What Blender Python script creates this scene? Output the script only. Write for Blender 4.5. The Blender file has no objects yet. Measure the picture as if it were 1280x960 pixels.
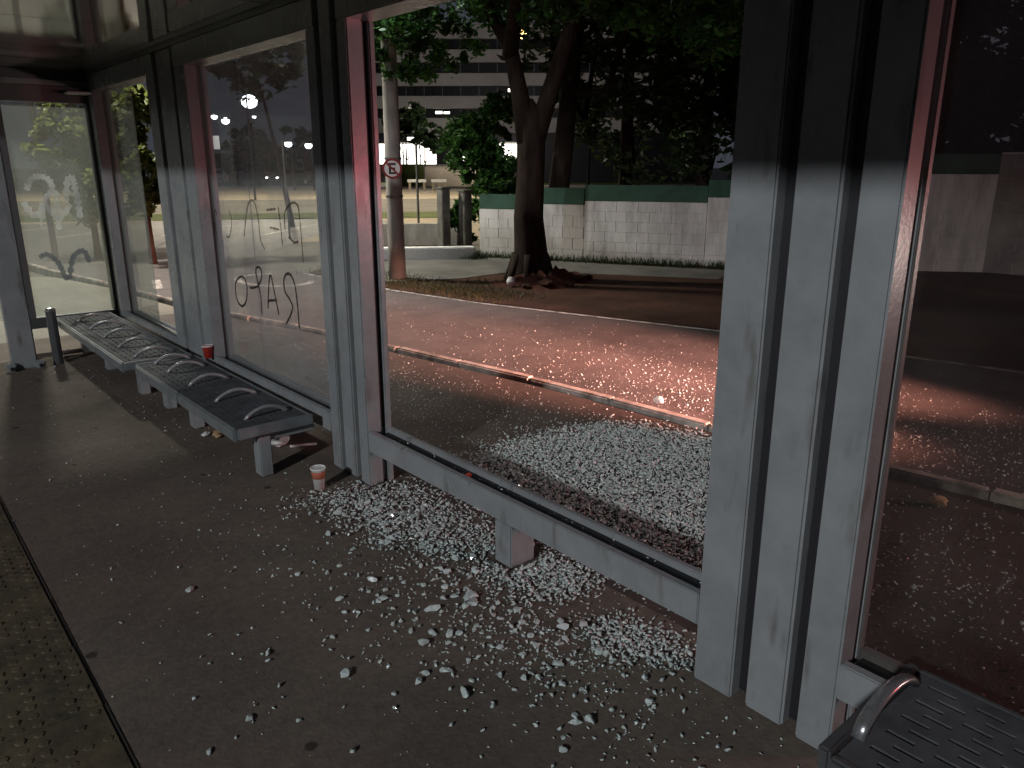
import bpy, bmesh, math, random
import numpy as np
from mathutils import Vector, Matrix
R = math.radians
random.seed(7); rng = np.random.default_rng(11)
S = bpy.context.scene
C = S.collection

# ------------------------------------------------------------------ camera, world, exposure
cam_d = bpy.data.cameras.new('camera'); cam = bpy.data.objects.new('camera', cam_d); C.objects.link(cam)
cam.location = (0, 0, 1.65); cam.rotation_euler = (R(90-15.8), 0, R(-40.5))
cam_d.sensor_width = 36; cam_d.lens = 961/1280*36; cam_d.clip_start = .02; cam_d.clip_end = 2000
S.camera = cam
W = bpy.data.worlds.new('World'); S.world = W; W.use_nodes = True
wn = W.node_tree.nodes; wl = W.node_tree.links
bg = wn['Background']; sky = wn.new('ShaderNodeTexSky'); sky.sky_type = 'NISHITA'; sky.sun_disc = False
sky.sun_elevation = R(-4); sky.sun_rotation = R(200)
bg.inputs[1].default_value = .05
wl.new(sky.outputs[0], bg.inputs[0])
glow = wn.new('ShaderNodeBackground'); glow.inputs[0].default_value = (.75, .8, 1, 1); glow.inputs[1].default_value = .056
add = wn.new('ShaderNodeAddShader'); wl.new(bg.outputs[0], add.inputs[0]); wl.new(glow.outputs[0], add.inputs[1])
wl.new(add.outputs[0], wn['World Output'].inputs[0])
S.view_settings.view_transform = 'Standard'; S.view_settings.look = 'None'
S.view_settings.exposure = 0; S.view_settings.gamma = 1; S.view_settings.use_curve_mapping = False
S.render.engine = 'CYCLES'
cy = S.cycles
cy.use_denoising = True
try: cy.denoiser = 'OPENIMAGEDENOISE'
except Exception: pass
cy.max_bounces = 8; cy.transparent_max_bounces = 16; cy.glossy_bounces = 4; cy.diffuse_bounces = 3
cy.caustics_reflective = False; cy.caustics_refractive = False; cy.sample_clamp_indirect = 4

# light strengths (the lamps themselves are built further down, with their posts)
P_KEY = 6100; P_POLE = 1400; P_LOT = 7000; P_TAIL = 22000; P_POST_FILL = 230; P_BRAKE = 50

# ------------------------------------------------------------------ materials
def node(nt, t, **kw):
    n = nt.nodes.new(t)
    for k, v in kw.items(): setattr(n, k, v)
    return n
def mat(name, col, rough=.6, metal=0, spec=.5, var=0, scale=3., bump=0, bscale=40., dark=None, detail=6, emis=None, estr=0, coat=0, stretch=None, lo=.35, hi=.65):
    m = bpy.data.materials.new(name); m.use_nodes = True; nt = m.node_tree; p = nt.nodes['Principled BSDF']
    p.inputs['Base Color'].default_value = (*col, 1); p.inputs['Roughness'].default_value = rough
    p.inputs['Metallic'].default_value = metal; p.inputs['Specular IOR Level'].default_value = spec
    p.inputs['Coat Weight'].default_value = coat
    if emis: p.inputs['Emission Color'].default_value = (*emis, 1); p.inputs['Emission Strength'].default_value = estr
    if var or bump:
        g = node(nt, 'ShaderNodeNewGeometry'); vec = g.outputs['Position']
        if stretch:
            mp = node(nt, 'ShaderNodeMapping'); mp.inputs['Scale'].default_value = stretch
            nt.links.new(vec, mp.inputs[0]); vec = mp.outputs[0]
    if var:
        n = node(nt, 'ShaderNodeTexNoise'); n.inputs['Scale'].default_value = scale; n.inputs['Detail'].default_value = detail; n.inputs['Roughness'].default_value = .65
        nt.links.new(vec, n.inputs['Vector'])
        r = node(nt, 'ShaderNodeValToRGB'); d = dark or tuple(c*(1-var) for c in col)
        r.color_ramp.elements[0].color = (*d, 1); r.color_ramp.elements[1].color = (*col, 1)
        r.color_ramp.elements[0].position = lo; r.color_ramp.elements[1].position = hi
        nt.links.new(n.outputs[0], r.inputs[0]); nt.links.new(r.outputs[0], p.inputs['Base Color'])
        q = node(nt, 'ShaderNodeMapRange'); q.inputs[3].default_value = min(1, rough*1.3); q.inputs[4].default_value = rough*.8
        nt.links.new(n.outputs[0], q.inputs[0]); nt.links.new(q.outputs[0], p.inputs['Roughness'])
    if bump:
        n = node(nt, 'ShaderNodeTexNoise'); n.inputs['Scale'].default_value = bscale; n.inputs['Detail'].default_value = 5
        nt.links.new(vec, n.inputs['Vector'])
        b = node(nt, 'ShaderNodeBump'); b.inputs['Strength'].default_value = bump; b.inputs['Distance'].default_value = .01
        nt.links.new(n.outputs[0], b.inputs['Height']); nt.links.new(b.outputs[0], p.inputs['Normal'])
    return m
def paint_mat(name, col, rough=.32):
    """painted steel with scuffs and grime low down"""
    m = mat(name, col, rough, 0, .5, .22, 5, .05, 60); nt = m.node_tree; p = nt.nodes['Principled BSDF']
    src = p.inputs['Base Color'].links[0].from_socket
    n = node(nt, 'ShaderNodeTexNoise'); n.inputs['Scale'].default_value = 14; n.inputs['Detail'].default_value = 8
    g = node(nt, 'ShaderNodeNewGeometry'); mp = node(nt, 'ShaderNodeMapping'); mp.inputs['Scale'].default_value = (1, 1, .25)
    nt.links.new(g.outputs['Position'], mp.inputs[0]); nt.links.new(mp.outputs[0], n.inputs['Vector'])
    r = node(nt, 'ShaderNodeValToRGB'); r.color_ramp.elements[0].position = .60; r.color_ramp.elements[1].position = .72
    r.color_ramp.elements[1].color = (.6, .6, .6, 1)
    nt.links.new(n.outputs[0], r.inputs[0])
    mx = node(nt, 'ShaderNodeMix', data_type='RGBA'); nt.links.new(r.outputs[0], mx.inputs['Factor'])
    nt.links.new(src, mx.inputs['A']); mx.inputs['B'].default_value = (.09, .08, .07, 1)
    nt.links.new(mx.outputs['Result'], p.inputs['Base Color'])
    return m
def glass_mat(name, tint, dust, lo, hi, dcol=(.55, .58, .56), rough=.04, scale=2.2):
    """dirty thin pane: clear film + dust that scatters + reflection"""
    m = bpy.data.materials.new(name); m.use_nodes = True; nt = m.node_tree
    for n in list(nt.nodes): nt.nodes.remove(n)
    out = node(nt, 'ShaderNodeOutputMaterial')
    tr = node(nt, 'ShaderNodeBsdfTransparent'); tr.inputs[0].default_value = (*tint, 1)
    df = node(nt, 'ShaderNodeBsdfDiffuse'); df.inputs[0].default_value = (*dcol, 1)
    tl = node(nt, 'ShaderNodeBsdfTranslucent'); tl.inputs[0].default_value = (*dcol, 1)
    dm = node(nt, 'ShaderNodeMixShader'); dm.inputs[0].default_value = .4
    nt.links.new(df.outputs[0], dm.inputs[1]); nt.links.new(tl.outputs[0], dm.inputs[2])
    gl = node(nt, 'ShaderNodeBsdfGlossy'); gl.inputs['Roughness'].default_value = rough
    g = node(nt, 'ShaderNodeNewGeometry'); mp = node(nt, 'ShaderNodeMapping'); mp.inputs['Scale'].default_value = (1, 1.6, .7)
    nt.links.new(g.outputs['Position'], mp.inputs[0])
    n = node(nt, 'ShaderNodeTexNoise'); n.inputs['Scale'].default_value = scale; n.inputs['Detail'].default_value = 7; nt.links.new(mp.outputs[0], n.inputs['Vector'])
    mr = node(nt, 'ShaderNodeMapRange'); mr.inputs[1].default_value = .3; mr.inputs[2].default_value = .7; mr.inputs[3].default_value = lo; mr.inputs[4].default_value = hi
    nt.links.new(n.outputs[0], mr.inputs[0])
    a = node(nt, 'ShaderNodeMixShader'); nt.links.new(mr.outputs[0], a.inputs[0]); nt.links.new(tr.outputs[0], a.inputs[1]); nt.links.new(dm.outputs[0], a.inputs[2])
    dt = node(nt, 'ShaderNodeVectorMath', operation='DOT_PRODUCT'); nt.links.new(g.outputs['Incoming'], dt.inputs[0]); nt.links.new(g.outputs['Normal'], dt.inputs[1])
    ab = node(nt, 'ShaderNodeMath', operation='ABSOLUTE'); nt.links.new(dt.outputs['Value'], ab.inputs[0])
    om = node(nt, 'ShaderNodeMath', operation='SUBTRACT'); om.inputs[0].default_value = 1; nt.links.new(ab.outputs[0], om.inputs[1])
    pw_ = node(nt, 'ShaderNodeMath', operation='POWER'); nt.links.new(om.outputs[0], pw_.inputs[0]); pw_.inputs[1].default_value = 5
    fr = node(nt, 'ShaderNodeMath', operation='MULTIPLY_ADD'); nt.links.new(pw_.outputs[0], fr.inputs[0]); fr.inputs[1].default_value = .9; fr.inputs[2].default_value = .035
    b = node(nt, 'ShaderNodeMixShader'); nt.links.new(fr.outputs[0], b.inputs[0]); nt.links.new(a.outputs[0], b.inputs[1]); nt.links.new(gl.outputs[0], b.inputs[2])
    nt.links.new(b.outputs[0], out.inputs[0])
    return m
def leaf_mat(name, a, b):
    m = mat(name, b, .5, 0, .3, 0); nt = m.node_tree; p = nt.nodes['Principled BSDF']
    g = node(nt, 'ShaderNodeNewGeometry'); r = node(nt, 'ShaderNodeValToRGB')
    r.color_ramp.elements[0].color = (*a, 1); r.color_ramp.elements[1].color = (*b, 1)
    nt.links.new(g.outputs['Random Per Island'], r.inputs[0]); nt.links.new(r.outputs[0], p.inputs['Base Color'])
    tl = node(nt, 'ShaderNodeBsdfTranslucent'); nt.links.new(r.outputs[0], tl.inputs[0])
    mx = node(nt, 'ShaderNodeMixShader'); mx.inputs[0].default_value = .5
    nt.links.new(p.outputs[0], mx.inputs[1]); nt.links.new(tl.outputs[0], mx.inputs[2]); nt.links.new(mx.outputs[0], nt.nodes['Material Output'].inputs[0])
    return m
def lamp_mat(name, col, s):
    m = bpy.data.materials.new(name); m.use_nodes = True; nt = m.node_tree; p = nt.nodes['Principled BSDF']
    p.inputs['Base Color'].default_value = (.8, .8, .8, 1); p.inputs['Emission Color'].default_value = (*col, 1); p.inputs['Emission Strength'].default_value = s
    return m

M = {}
M['paint'] = paint_mat('grey_paint', (.25, .265, .272), .25)
M['paint_dark'] = paint_mat('dark_frame_paint', (.07, .072, .075), .35)
M['gasket'] = mat('black_gasket', (.012, .012, .014), .6)
M['ceil'] = mat('glossy_ceiling_sheet', (.60, .60, .56), .06, .75, .5, .25, 1.3, .06, 3)
M['bench'] = mat('worn_bench_steel', (.095, .10, .11), .65, 0, .1, .4, 9, .05, 80)
M['hoop'] = mat('worn_grey_hoop', (.34, .35, .36), .35, .3, .5, .3, 20)
M['bench_edge'] = mat('bench_edge_paint', (.20, .22, .23), .3, .2, .5, .3, 8)
M['steel'] = mat('bare_bright_steel', (.45, .46, .47), .25, .8, .5, .3, 20)
M['glass1'] = glass_mat('dirty_graffiti_glass', (.93, .95, .95), 1, .10, .30, (.48, .50, .50))
M['glass_milky'] = glass_mat('milky_scratched_glass', (.93, .95, .94), 1, .16, .40, (.42, .45, .41), scale=1.6)
M['glass3'] = glass_mat('dim_tinted_glass', (.78, .76, .74), 1, .005, .03)
M['spray'] = mat('dark_spray_paint', (.03, .022, .02), .6)
M['spray_faint'] = glass_mat('faint_spray_paint', (.45, .42, .4), 1, .15, .5, (.08, .07, .07))
M['spray_blue'] = glass_mat('blue_grey_spray_paint', (.6, .65, .68), 1, .3, .75, (.16, .18, .20))
M['spray_white'] = glass_mat('whitish_smeared_paint', (.9, .92, .92), 1, .15, .6, (.8, .82, .82), scale=6)
M['crumb'] = mat('shattered_glass', (.70, .79, .77), .1, 0, .9, .3, 60)
M['crumb'].node_tree.nodes['Principled BSDF'].inputs['Transmission Weight'].default_value = .18

# concrete floor with stains and gum spots
def floor_mat():
    m = mat('stained_concrete', (.165, .134, .110), .9, 0, .1, .5, 1.1, .25, 60, dark=(.098, .082, .070), lo=.3, hi=.7); nt = m.node_tree; p = nt.nodes['Principled BSDF']
    src = p.inputs['Base Color'].links[0].from_socket
    g = node(nt, 'ShaderNodeNewGeometry')
    f = node(nt, 'ShaderNodeTexNoise'); f.inputs['Scale'].default_value = 28; f.inputs['Detail'].default_value = 8; nt.links.new(g.outputs['Position'], f.inputs['Vector'])
    fr = node(nt, 'ShaderNodeMapRange'); fr.inputs[3].default_value = .65; fr.inputs[4].default_value = 1.35; nt.links.new(f.outputs[0], fr.inputs[0])
    mul = node(nt, 'ShaderNodeMix', data_type='RGBA', blend_type='MULTIPLY'); mul.inputs['Factor'].default_value = 1
    nt.links.new(src, mul.inputs['A']); nt.links.new(fr.outputs[0], mul.inputs['B'])
    v = node(nt, 'ShaderNodeTexVoronoi'); v.inputs['Scale'].default_value = 3.4; nt.links.new(g.outputs['Position'], v.inputs['Vector'])
    wob = node(nt, 'ShaderNodeMath', operation='ADD'); nt.links.new(v.outputs['Distance'], wob.inputs[0])
    wm = node(nt, 'ShaderNodeMath', operation='MULTIPLY'); nt.links.new(f.outputs[0], wm.inputs[0]); wm.inputs[1].default_value = .06; nt.links.new(wm.outputs[0], wob.inputs[1])
    sp = node(nt, 'ShaderNodeValToRGB'); sp.color_ramp.elements[0].position = .085; sp.color_ramp.elements[1].position = .11
    sp.color_ramp.elements[0].color = (.38, .38, .38, 1); nt.links.new(wob.outputs[0], sp.inputs[0])
    mul2 = node(nt, 'ShaderNodeMix', data_type='RGBA', blend_type='MULTIPLY'); mul2.inputs['Factor'].default_value = 1
    nt.links.new(mul.outputs['Result'], mul2.inputs['A']); nt.links.new(sp.outputs[0], mul2.inputs['B'])
    nt.links.new(mul2.outputs['Result'], p.inputs['Base Color'])
    return m
M['floor'] = floor_mat()
M['pave'] = mat('brown_pavement', (.085, .066, .056), .75, 0, .3, .45, 1.6, .4, 70)
M['road'] = mat('road_asphalt', (.085, .075, .072), .62, 0, .4, .35, 2.2, .5, 90, stretch=(1, 1, 1))
M['lot'] = mat('lot_asphalt', (.13, .12, .10), .8, 0, .2, .35, .25, .2, 20)
M['tan'] = mat('tan_concrete', (.30, .25, .18), .85, 0, .2, .3, .3)
M['beige'] = mat('beige_paving', (.26, .25, .21), .8, 0, .2, .3, .8, .2, 30)
M['grass'] = mat('lawn_green', (.06, .075, .02), .9, 0, .1, .4, 1.5)
M['dirt'] = mat('reddish_dirt', (.075, .038, .026), .95, 0, .1, .5, 1.2, .8, 14)
M['red_earth'] = mat('red_earth', (.085, .034, .024), .95, 0, .1, .5, 5, 1., 30)
M['path'] = mat('worn_concrete_path', (.17, .165, .15), .85, 0, .2, .4, 1.2, .3, 25)
M['kerb'] = mat('whitewashed_kerb', (.46, .42, .38), .8, 0, .2, .5, 5, .3, 40, dark=(.13, .115, .10))
M['line'] = mat('worn_road_paint', (.50, .48, .45), .7, 0, .3, .6, 9, dark=(.12, .11, .10))
M['tact'] = mat('dull_yellow_tactile', (.115, .095, .058), .8, 0, .2, .5, 6, .2, 60, dark=(.055, .047, .035))
M['joint'] = mat('dirt_filled_joint', (.03, .026, .022), .95)
M['block'] = mat('whitewashed_block', (.52, .51, .49), .9, 0, .15, .55, 3.2, .4, 40, dark=(.25, .24, .23), stretch=(1, 1, .22), lo=.25, hi=.55)
M['mortar'] = mat('grey_mortar', (.44, .43, .41), .95)
M['green'] = mat('dark_green_paint', (.028, .075, .05), .7, 0, .3, .35, 3)
M['plaster'] = mat('grey_plaster', (.27, .25, .235), .9, 0, .1, .4, 1.5)
M['bark'] = mat('rough_bark', (.034, .024, .019), .95, 0, .1, .6, 6, 1., 22, stretch=(1, 1, .3))
M['pole'] = mat('concrete_pole', (.33, .31, .28), .85, 0, .2, .4, 5, .2, 40, stretch=(1, 1, .4))
M['dark_concrete'] = mat('weathered_dark_concrete', (.15, .145, .125), .9, 0, .1, .5, 4)
M['metal_pole'] = mat('galvanised_pole', (.10, .10, .10), .5, .5)
M['leaf'] = leaf_mat('tree_leaf', (.016, .055, .012), (.065, .16, .03))
M['leaf_dark'] = leaf_mat('dark_leaf', (.010, .020, .008), (.035, .06, .018))
M['leaf_yellow'] = leaf_mat('yellow_green_leaf', (.05, .07, .015), (.14, .16, .04))
M['dry'] = leaf_mat('dry_grass_blade', (.045, .045, .018), (.10, .095, .045))
M['lampw'] = lamp_mat('lit_white_lamp', (.92, .95, 1), 14)
M['lampwarm'] = lamp_mat('lit_warm_lamp', (1, .66, .22), 7)
M['shop'] = lamp_mat('lit_shop_front', (1, .93, .82), 3.2)
M['winlit'] = lamp_mat('lit_window', (1, .88, .66), 1.1)
M['amber'] = lamp_mat('lit_amber_sign', (1, .72, .25), 2.6)
M['tail'] = lamp_mat('lit_tail_lamp', (1, .06, .12), 90)
M['bldg'] = mat('pale_facade', (.32, .295, .28), .85, 0, .2, .2, .3)
M['bldg_dark'] = mat('dark_window_glass', (.010, .010, .012), .4, 0, .15)
M['white'] = mat('white_paint', (.72, .72, .70), .5, 0, .4, .15, 20)
M['red'] = mat('red_plastic', (.48, .045, .03), .4, 0, .5, .2, 30)
M['sign_red'] = mat('dull_sign_red', (.22, .02, .02), .6)
M['orange'] = mat('salmon_print', (.50, .16, .10), .5, 0, .4)
M['black'] = mat('black_paint', (.015, .015, .015), .5)
M['car_dark'] = mat('dark_green_car_paint', (.06, .065, .05), .25, .3, .5, coat=.6)
M['car_silver'] = mat('silver_car_paint', (.35, .36, .37), .28, .5, .5, coat=.6)
M['carglass'] = mat('dark_car_glass', (.015, .016, .018), .06, 0, .6)
M['rubber'] = mat('tyre_rubber', (.02, .02, .02), .8)
M['wood'] = mat('timber', (.12, .09, .06), .8, 0, .2, .4, 8)
M['purple'] = mat('lilac_print', (.30, .24, .45), .5)
M['brown'] = mat('brown_paper', (.33, .22, .12), .8)

# ------------------------------------------------------------------ mesh helpers
WO = {}
def worigin(o):
    return WO.get(o.name, Vector((0, 0, 0))) if o else Vector((0, 0, 0))
class MB:
    def __init__(s): s.v = []; s.f = []
    def add(s, vs, fs):
        b = len(s.v); s.v += [tuple(v) for v in vs]; s.f += [tuple(i+b for i in f) for f in fs]; return s
    def box(s, x0, x1, y0, y1, z0, z1):
        return s.add([(x0,y0,z0),(x1,y0,z0),(x1,y1,z0),(x0,y1,z0),(x0,y0,z1),(x1,y0,z1),(x1,y1,z1),(x0,y1,z1)],
                     [(3,2,1,0),(4,5,6,7),(0,1,5,4),(1,2,6,5),(2,3,7,6),(3,0,4,7)])
    def obox(s, c, ax, ay, hx, hy, z0, z1):
        c = Vector(c); ax = Vector((*ax, 0))*hx; ay = Vector((*ay, 0))*hy
        p = [c-ax-ay, c+ax-ay, c+ax+ay, c-ax+ay]
        return s.add([(q.x,q.y,z0) for q in p]+[(q.x,q.y,z1) for q in p], [(3,2,1,0),(4,5,6,7),(0,1,5,4),(1,2,6,5),(2,3,7,6),(3,0,4,7)])
    def prism(s, poly, z0, z1):
        n = len(poly)
        return s.add([(x,y,z0) for x,y in poly]+[(x,y,z1) for x,y in poly],
                     [tuple(range(n-1,-1,-1)), tuple(range(n,2*n))]+[(i,(i+1)%n,n+(i+1)%n,n+i) for i in range(n)])
    def strip(s, a, b, z):
        n = len(a)
        return s.add([(x,y,z) for x,y in a]+[(x,y,z) for x,y in b], [(i,i+1,n+i+1,n+i) for i in range(n-1)])
    def tube(s, path, rad, seg=8, cap=True, flat=1.):
        P = [Vector(p) for p in path]; n = len(P)
        if not hasattr(rad, '__len__'): rad = [rad]*n
        vs = []; up0 = None
        for i in range(n):
            t = (P[min(i+1,n-1)]-P[max(i-1,0)]).normalized()
            if up0 is None:
                up0 = Vector((0,0,1)) if abs(t.z) < .9 else Vector((1,0,0))
            a = t.cross(up0)
            if a.length < 1e-4: a = t.cross(Vector((0,1,0)))
            a.normalize(); b = a.cross(t).normalized(); up0 = b
            for k in range(seg):
                w = 2*math.pi*k/seg; vs.append(P[i]+a*math.cos(w)*rad[i]+b*math.sin(w)*rad[i]*flat)
        fs = [(i*seg+k, i*seg+(k+1)%seg, (i+1)*seg+(k+1)%seg, (i+1)*seg+k) for i in range(n-1) for k in range(seg)]
        if cap: fs += [tuple(range(seg-1,-1,-1)), tuple((n-1)*seg+k for k in range(seg))]
        return s.add(vs, fs)
    def lathe(s, c, prof, seg=16):
        vs = [(c[0]+r*math.cos(2*math.pi*k/seg), c[1]+r*math.sin(2*math.pi*k/seg), c[2]+z) for r, z in prof for k in range(seg)]
        n = len(prof)
        return s.add(vs, [(i*seg+k, i*seg+(k+1)%seg, (i+1)*seg+(k+1)%seg, (i+1)*seg+k) for i in range(n-1) for k in range(seg)]+[tuple(range(seg-1,-1,-1))])
    def sphere(s, c, r, seg=10, ring=6, sz=1.):
        prof = [(max(1e-3, r*math.sin(math.pi*i/ring)), -r*sz*math.cos(math.pi*i/ring)) for i in range(ring+1)]
        return s.lathe(c, prof, seg)
    def build(s, name, m, parent=None, bevel=0, smooth=False, local=False):
        o0 = Vector((0,0,0)) if local else worigin(parent)
        me = bpy.data.meshes.new(name); me.from_pydata([(v[0]-o0.x, v[1]-o0.y, v[2]-o0.z) for v in s.v], [], s.f)
        if bevel:
            bm = bmesh.new(); bm.from_mesh(me)
            bmesh.ops.bevel(bm, geom=[e for e in bm.edges if len(e.link_faces) == 2 and e.calc_face_angle() > .5], offset=bevel, segments=2, affect='EDGES', clamp_overlap=True)
            bm.to_mesh(me); bm.free()
        if smooth:
            for p in me.polygons: p.use_smooth = True
        me.materials.append(M[m] if isinstance(m, str) else m); me.update()
        o = bpy.data.objects.new(name, me); C.objects.link(o)
        if parent: o.parent = parent; WO[o.name] = o0
        return o
def tag(o, label, cat, group=None):
    o['label'] = label; o['category'] = cat
    if group: o['group'] = group
    return o
def struct(o): o['kind'] = 'structure'; return o
def stuff(o): o['kind'] = 'stuff'; return o
def thing(name, loc, label, cat, group=None, rz=0):
    o = bpy.data.objects.new(name, None); C.objects.link(o); o.location = loc; o.rotation_euler = (0,0,rz); o.empty_display_size = .2
    WO[o.name] = Vector(loc); return tag(o, label, cat, group)
def copy_tree(o, parent=None):
    c = o.copy(); C.objects.link(c)
    if parent: c.parent = parent
    for ch in o.children: copy_tree(ch, c)
    return c
def light(name, typ, loc, power, col, parent=None, size=.15, aim=None, angle=None, blend=.5):
    d = bpy.data.lights.new(name, typ); d.energy = power; d.color = col
    o = bpy.data.objects.new(name, d); C.objects.link(o); o.location = Vector(loc)-worigin(parent)
    if typ in ('POINT', 'SPOT'): d.shadow_soft_size = size
    if typ == 'SPOT': d.spot_size = angle; d.spot_blend = blend
    if typ == 'AREA': d.shape = 'DISK'; d.size = size
    if aim is not None: o.rotation_euler = (Vector(aim)-Vector(loc)).to_track_quat('-Z', 'Y').to_euler()
    if parent: o.parent = parent
    return o
def at(px, D):
    """a point on the ground plan at a bearing (degrees from +Y) and distance"""
    return math.sin(R(px))*D, math.cos(R(px))*D

# ------------------------------------------------------------------ ground, road, pavements
NEAR = [(5.2,-14),(4.75,-6),(4.42,-1),(4.29,1.04),(4.07,2.76),(3.98,4.06),(3.70,5.96),(3.57,7.07),(3.12,8.97),(2.75,12.0),(2.3,15.5),(1.2,21),(-1.5,30)]
FAR = [(9.3,-14),(8.5,-3),(7.58,2.03),(7.06,4.74),(6.5,6.7),(6.17,7.86),(5.9,9.48),(5.75,12.0),(6.6,15.5),(9.5,19),(14,22)]
struct(MB().add([(-700,-700,-.075),(700,-700,-.075),(700,700,-.075),(-700,700,-.075)], [(0,1,2,3)]).build('ground', 'lot'))
rd = MB(); rd.add([(x,y,-.066) for x,y in NEAR[:11]]+[(x,y,-.066) for x,y in FAR], [(i,11+i,12+i,i+1) for i in range(10)])
rd.add([(2.3,15.5,-.066),(14,22,-.066),(12,25.5,-.066),(-1.5,30,-.066),(1.2,21,-.066)], [(0,1,2,3,4)])
struct(rd.build('road', 'road'))
struct(MB().box(-.9, 2.115, -6, 8.75, -.3, 0).build('shelter_floor', 'floor'))
inner = [(x-.05, y) for x, y in NEAR]
pv = MB(); pts = [p for p in inner if -6.01 <= p[1] <= 9]
pv.prism([(2.12,-6)]+[(x,y) for x,y in pts]+[(2.9,9.3),(2.12,9.3)], -.3, -.002)
struct(pv.build('pavement', 'pave'))
struct(MB().prism([(-3,8.76),(2.11,8.76),(2.11,9.31),(2.95,9.31),(2.7,12),(2.35,13.7),(1.2,14.4),(-3,14.4)], -.3, -.004).build('beige_pavement', 'beige'))
# kerb: separate stones along the near edge of the road
def along(poly, step):
    out = []; carry = 0
    for (x0,y0),(x1,y1) in zip(poly, poly[1:]):
        L = math.hypot(x1-x0, y1-y0); d = carry
        while d < L: out.append((x0+(x1-x0)*d/L, y0+(y1-y0)*d/L)); d += step
        carry = d-L
    return out
kerb = thing('kerb', (4.2,2,0), 'long whitewashed concrete kerb between the pavement and the red lit road', 'kerb')
kp = along([p for p in NEAR if -6.1 <= p[1] <= 15.6], .8)
for (x0,y0),(x1,y1) in zip(kp, kp[1:]):
    L = math.hypot(x1-x0, y1-y0); a = ((x1-x0)/L, (y1-y0)/L); n = (-a[1], a[0]); j = random.uniform(-.008,.008)
    MB().obox(((x0+x1)/2+n[0]*j, (y0+y1)/2+n[1]*j, 0), a, n, L/2-.006, .04, -.25, .045+random.uniform(-.006,.006)).build('kerb_stone', 'kerb', kerb, bevel=.012)
def offset(poly, d):
    out = []
    for i,(x,y) in enumerate(poly):
        a = poly[max(i-1,0)]; b = poly[min(i+1,len(poly)-1)]; L = math.hypot(b[0]-a[0], b[1]-a[1]); out.append((x-(b[1]-a[1])/L*d, y+(b[0]-a[0])/L*d))
    return out
fl = FAR[:8]
struct(MB().strip(offset(fl,.10), offset(fl,.03), -.060).build('edge_line', 'line'))
for q in ((3.0,12.3),(2.9,14.2),(3.4,16.4)):
    struct(MB().obox((q[0]+.45,q[1],0),(.25,.97),(.97,-.25),.5,.06,-.062,-.060).build('lane_dash','line'))
rl = MB()
for i in range(20):
    a0 = R(60+i*13); a1 = R(60+i*13+12.9)
    rl.add([(5.0+.55*math.cos(a0),11.6+.85*math.sin(a0),-.061),(5.0+.55*math.cos(a1),11.6+.85*math.sin(a1),-.061),(5.0+.45*math.cos(a1),11.6+.72*math.sin(a1),-.061),(5.0+.45*math.cos(a0),11.6+.72*math.sin(a0),-.061)], [(0,1,2,3)])
struct(rl.build('curved_road_marking','line'))
# verge across the road, dirt with a worn concrete path
struct(MB().add([(x,y,-.055 if i < 8 else -.055) for i,(x,y) in enumerate(offset(FAR[:8],0))]+[(8.4,13.3,-.03),(9.6,12.6,-.03),(12.0,8.0,-.03),(14.6,4.7,-.03),(16.5,-3,-.03),(17,-14,-.03)], [tuple(range(14))]).build('dirt_verge', 'dirt'))
struct(MB().add([(6.15,10.2,-.046),(6.3,12.2,-.046),(8.6,12.6,-.02),(9.25,11.6,-.02),(10.3,9.3,-.024),(11.2,7.4,-.026),(10.2,7.0,-.035),(9.2,8.6,-.036),(8.6,9.75,-.034),(7.2,9.7,-.040)], [tuple(range(10))][0:1]).build('footpath', 'path'))
# far lot, seen as bands across the view
ea = R(31); e = (math.sin(ea), math.cos(ea)); t_ = (math.cos(ea), -math.sin(ea))
def band(name, d0, d1, w0, w1, m, z):
    p = [(e[0]*d+t_[0]*w, e[1]*d+t_[1]*w) for d, w in ((d0,w0),(d0,w1),(d1,w1),(d1,w0))]
    return struct(MB().add([(x,y,z) for x,y in p], [(0,1,2,3)]).build(name, m))
band('car_park', 19, 27.2, -34, 40, 'tan', -.070)
band('grass_strip', 27.4, 31, -40, 50, 'grass', -.066)
band('far_asphalt', 31.2, 52, -50, 60, 'lot', -.070)
band('far_pavement', 44, 74, -60, 60, 'tan', -.066)
band('far_lawn', 75, 130, -90, 40, 'grass', -.060)
for k in range(-6, 9):
    c = (e[0]*23+t_[0]*(k*2.5), e[1]*23+t_[1]*(k*2.5), 0)
    struct(MB().obox(c, (e[0]*.96+t_[0]*.28, e[1]*.96+t_[1]*.28), (t_[0]*.96-e[0]*.28, t_[1]*.96-e[1]*.28), 1.9, .05, -.066, -.064).build('parking_bay_line', 'line'))

# ------------------------------------------------------------------ tactile strip
tact = thing('tactile_strip', (.155,0,0), 'dull yellow tactile paving strip with rows of small studs', 'paving')
tiles = []
for q in range(5):
    tb = MB().box(-.2,.2,-.2,.2,-.004,.007)
    for i in range(8):
        for j in range(8):
            if random.random() < .10+.06*q: continue
            x = -.175+i*.05+random.uniform(-.002,.002); y = -.175+j*.05+random.uniform(-.002,.002); h_ = random.uniform(.0012,.0042)
            tb.lathe((x,y,.007), [(.017,0),(.013,h_),(.006,h_*1.15),(.001,h_*1.15)], 6)
    o = tb.build('tile', 'tact', tact, local=True); o.location = (random.uniform(-.002,.002),.6+q*.404,0); tiles.append(o)
for k in range(5, 20):
    o = tiles[(k*7)%5].copy(); C.objects.link(o); o.parent = tact; o.location = (random.uniform(-.002,.002), .6+k*.404, random.uniform(-.001,.002)); o.rotation_euler = (0,0,R(180)*(k%2))
MB().box(.359,.368,-3,8.7,-.01,.003).build('edge_joint','joint',tact)

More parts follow.
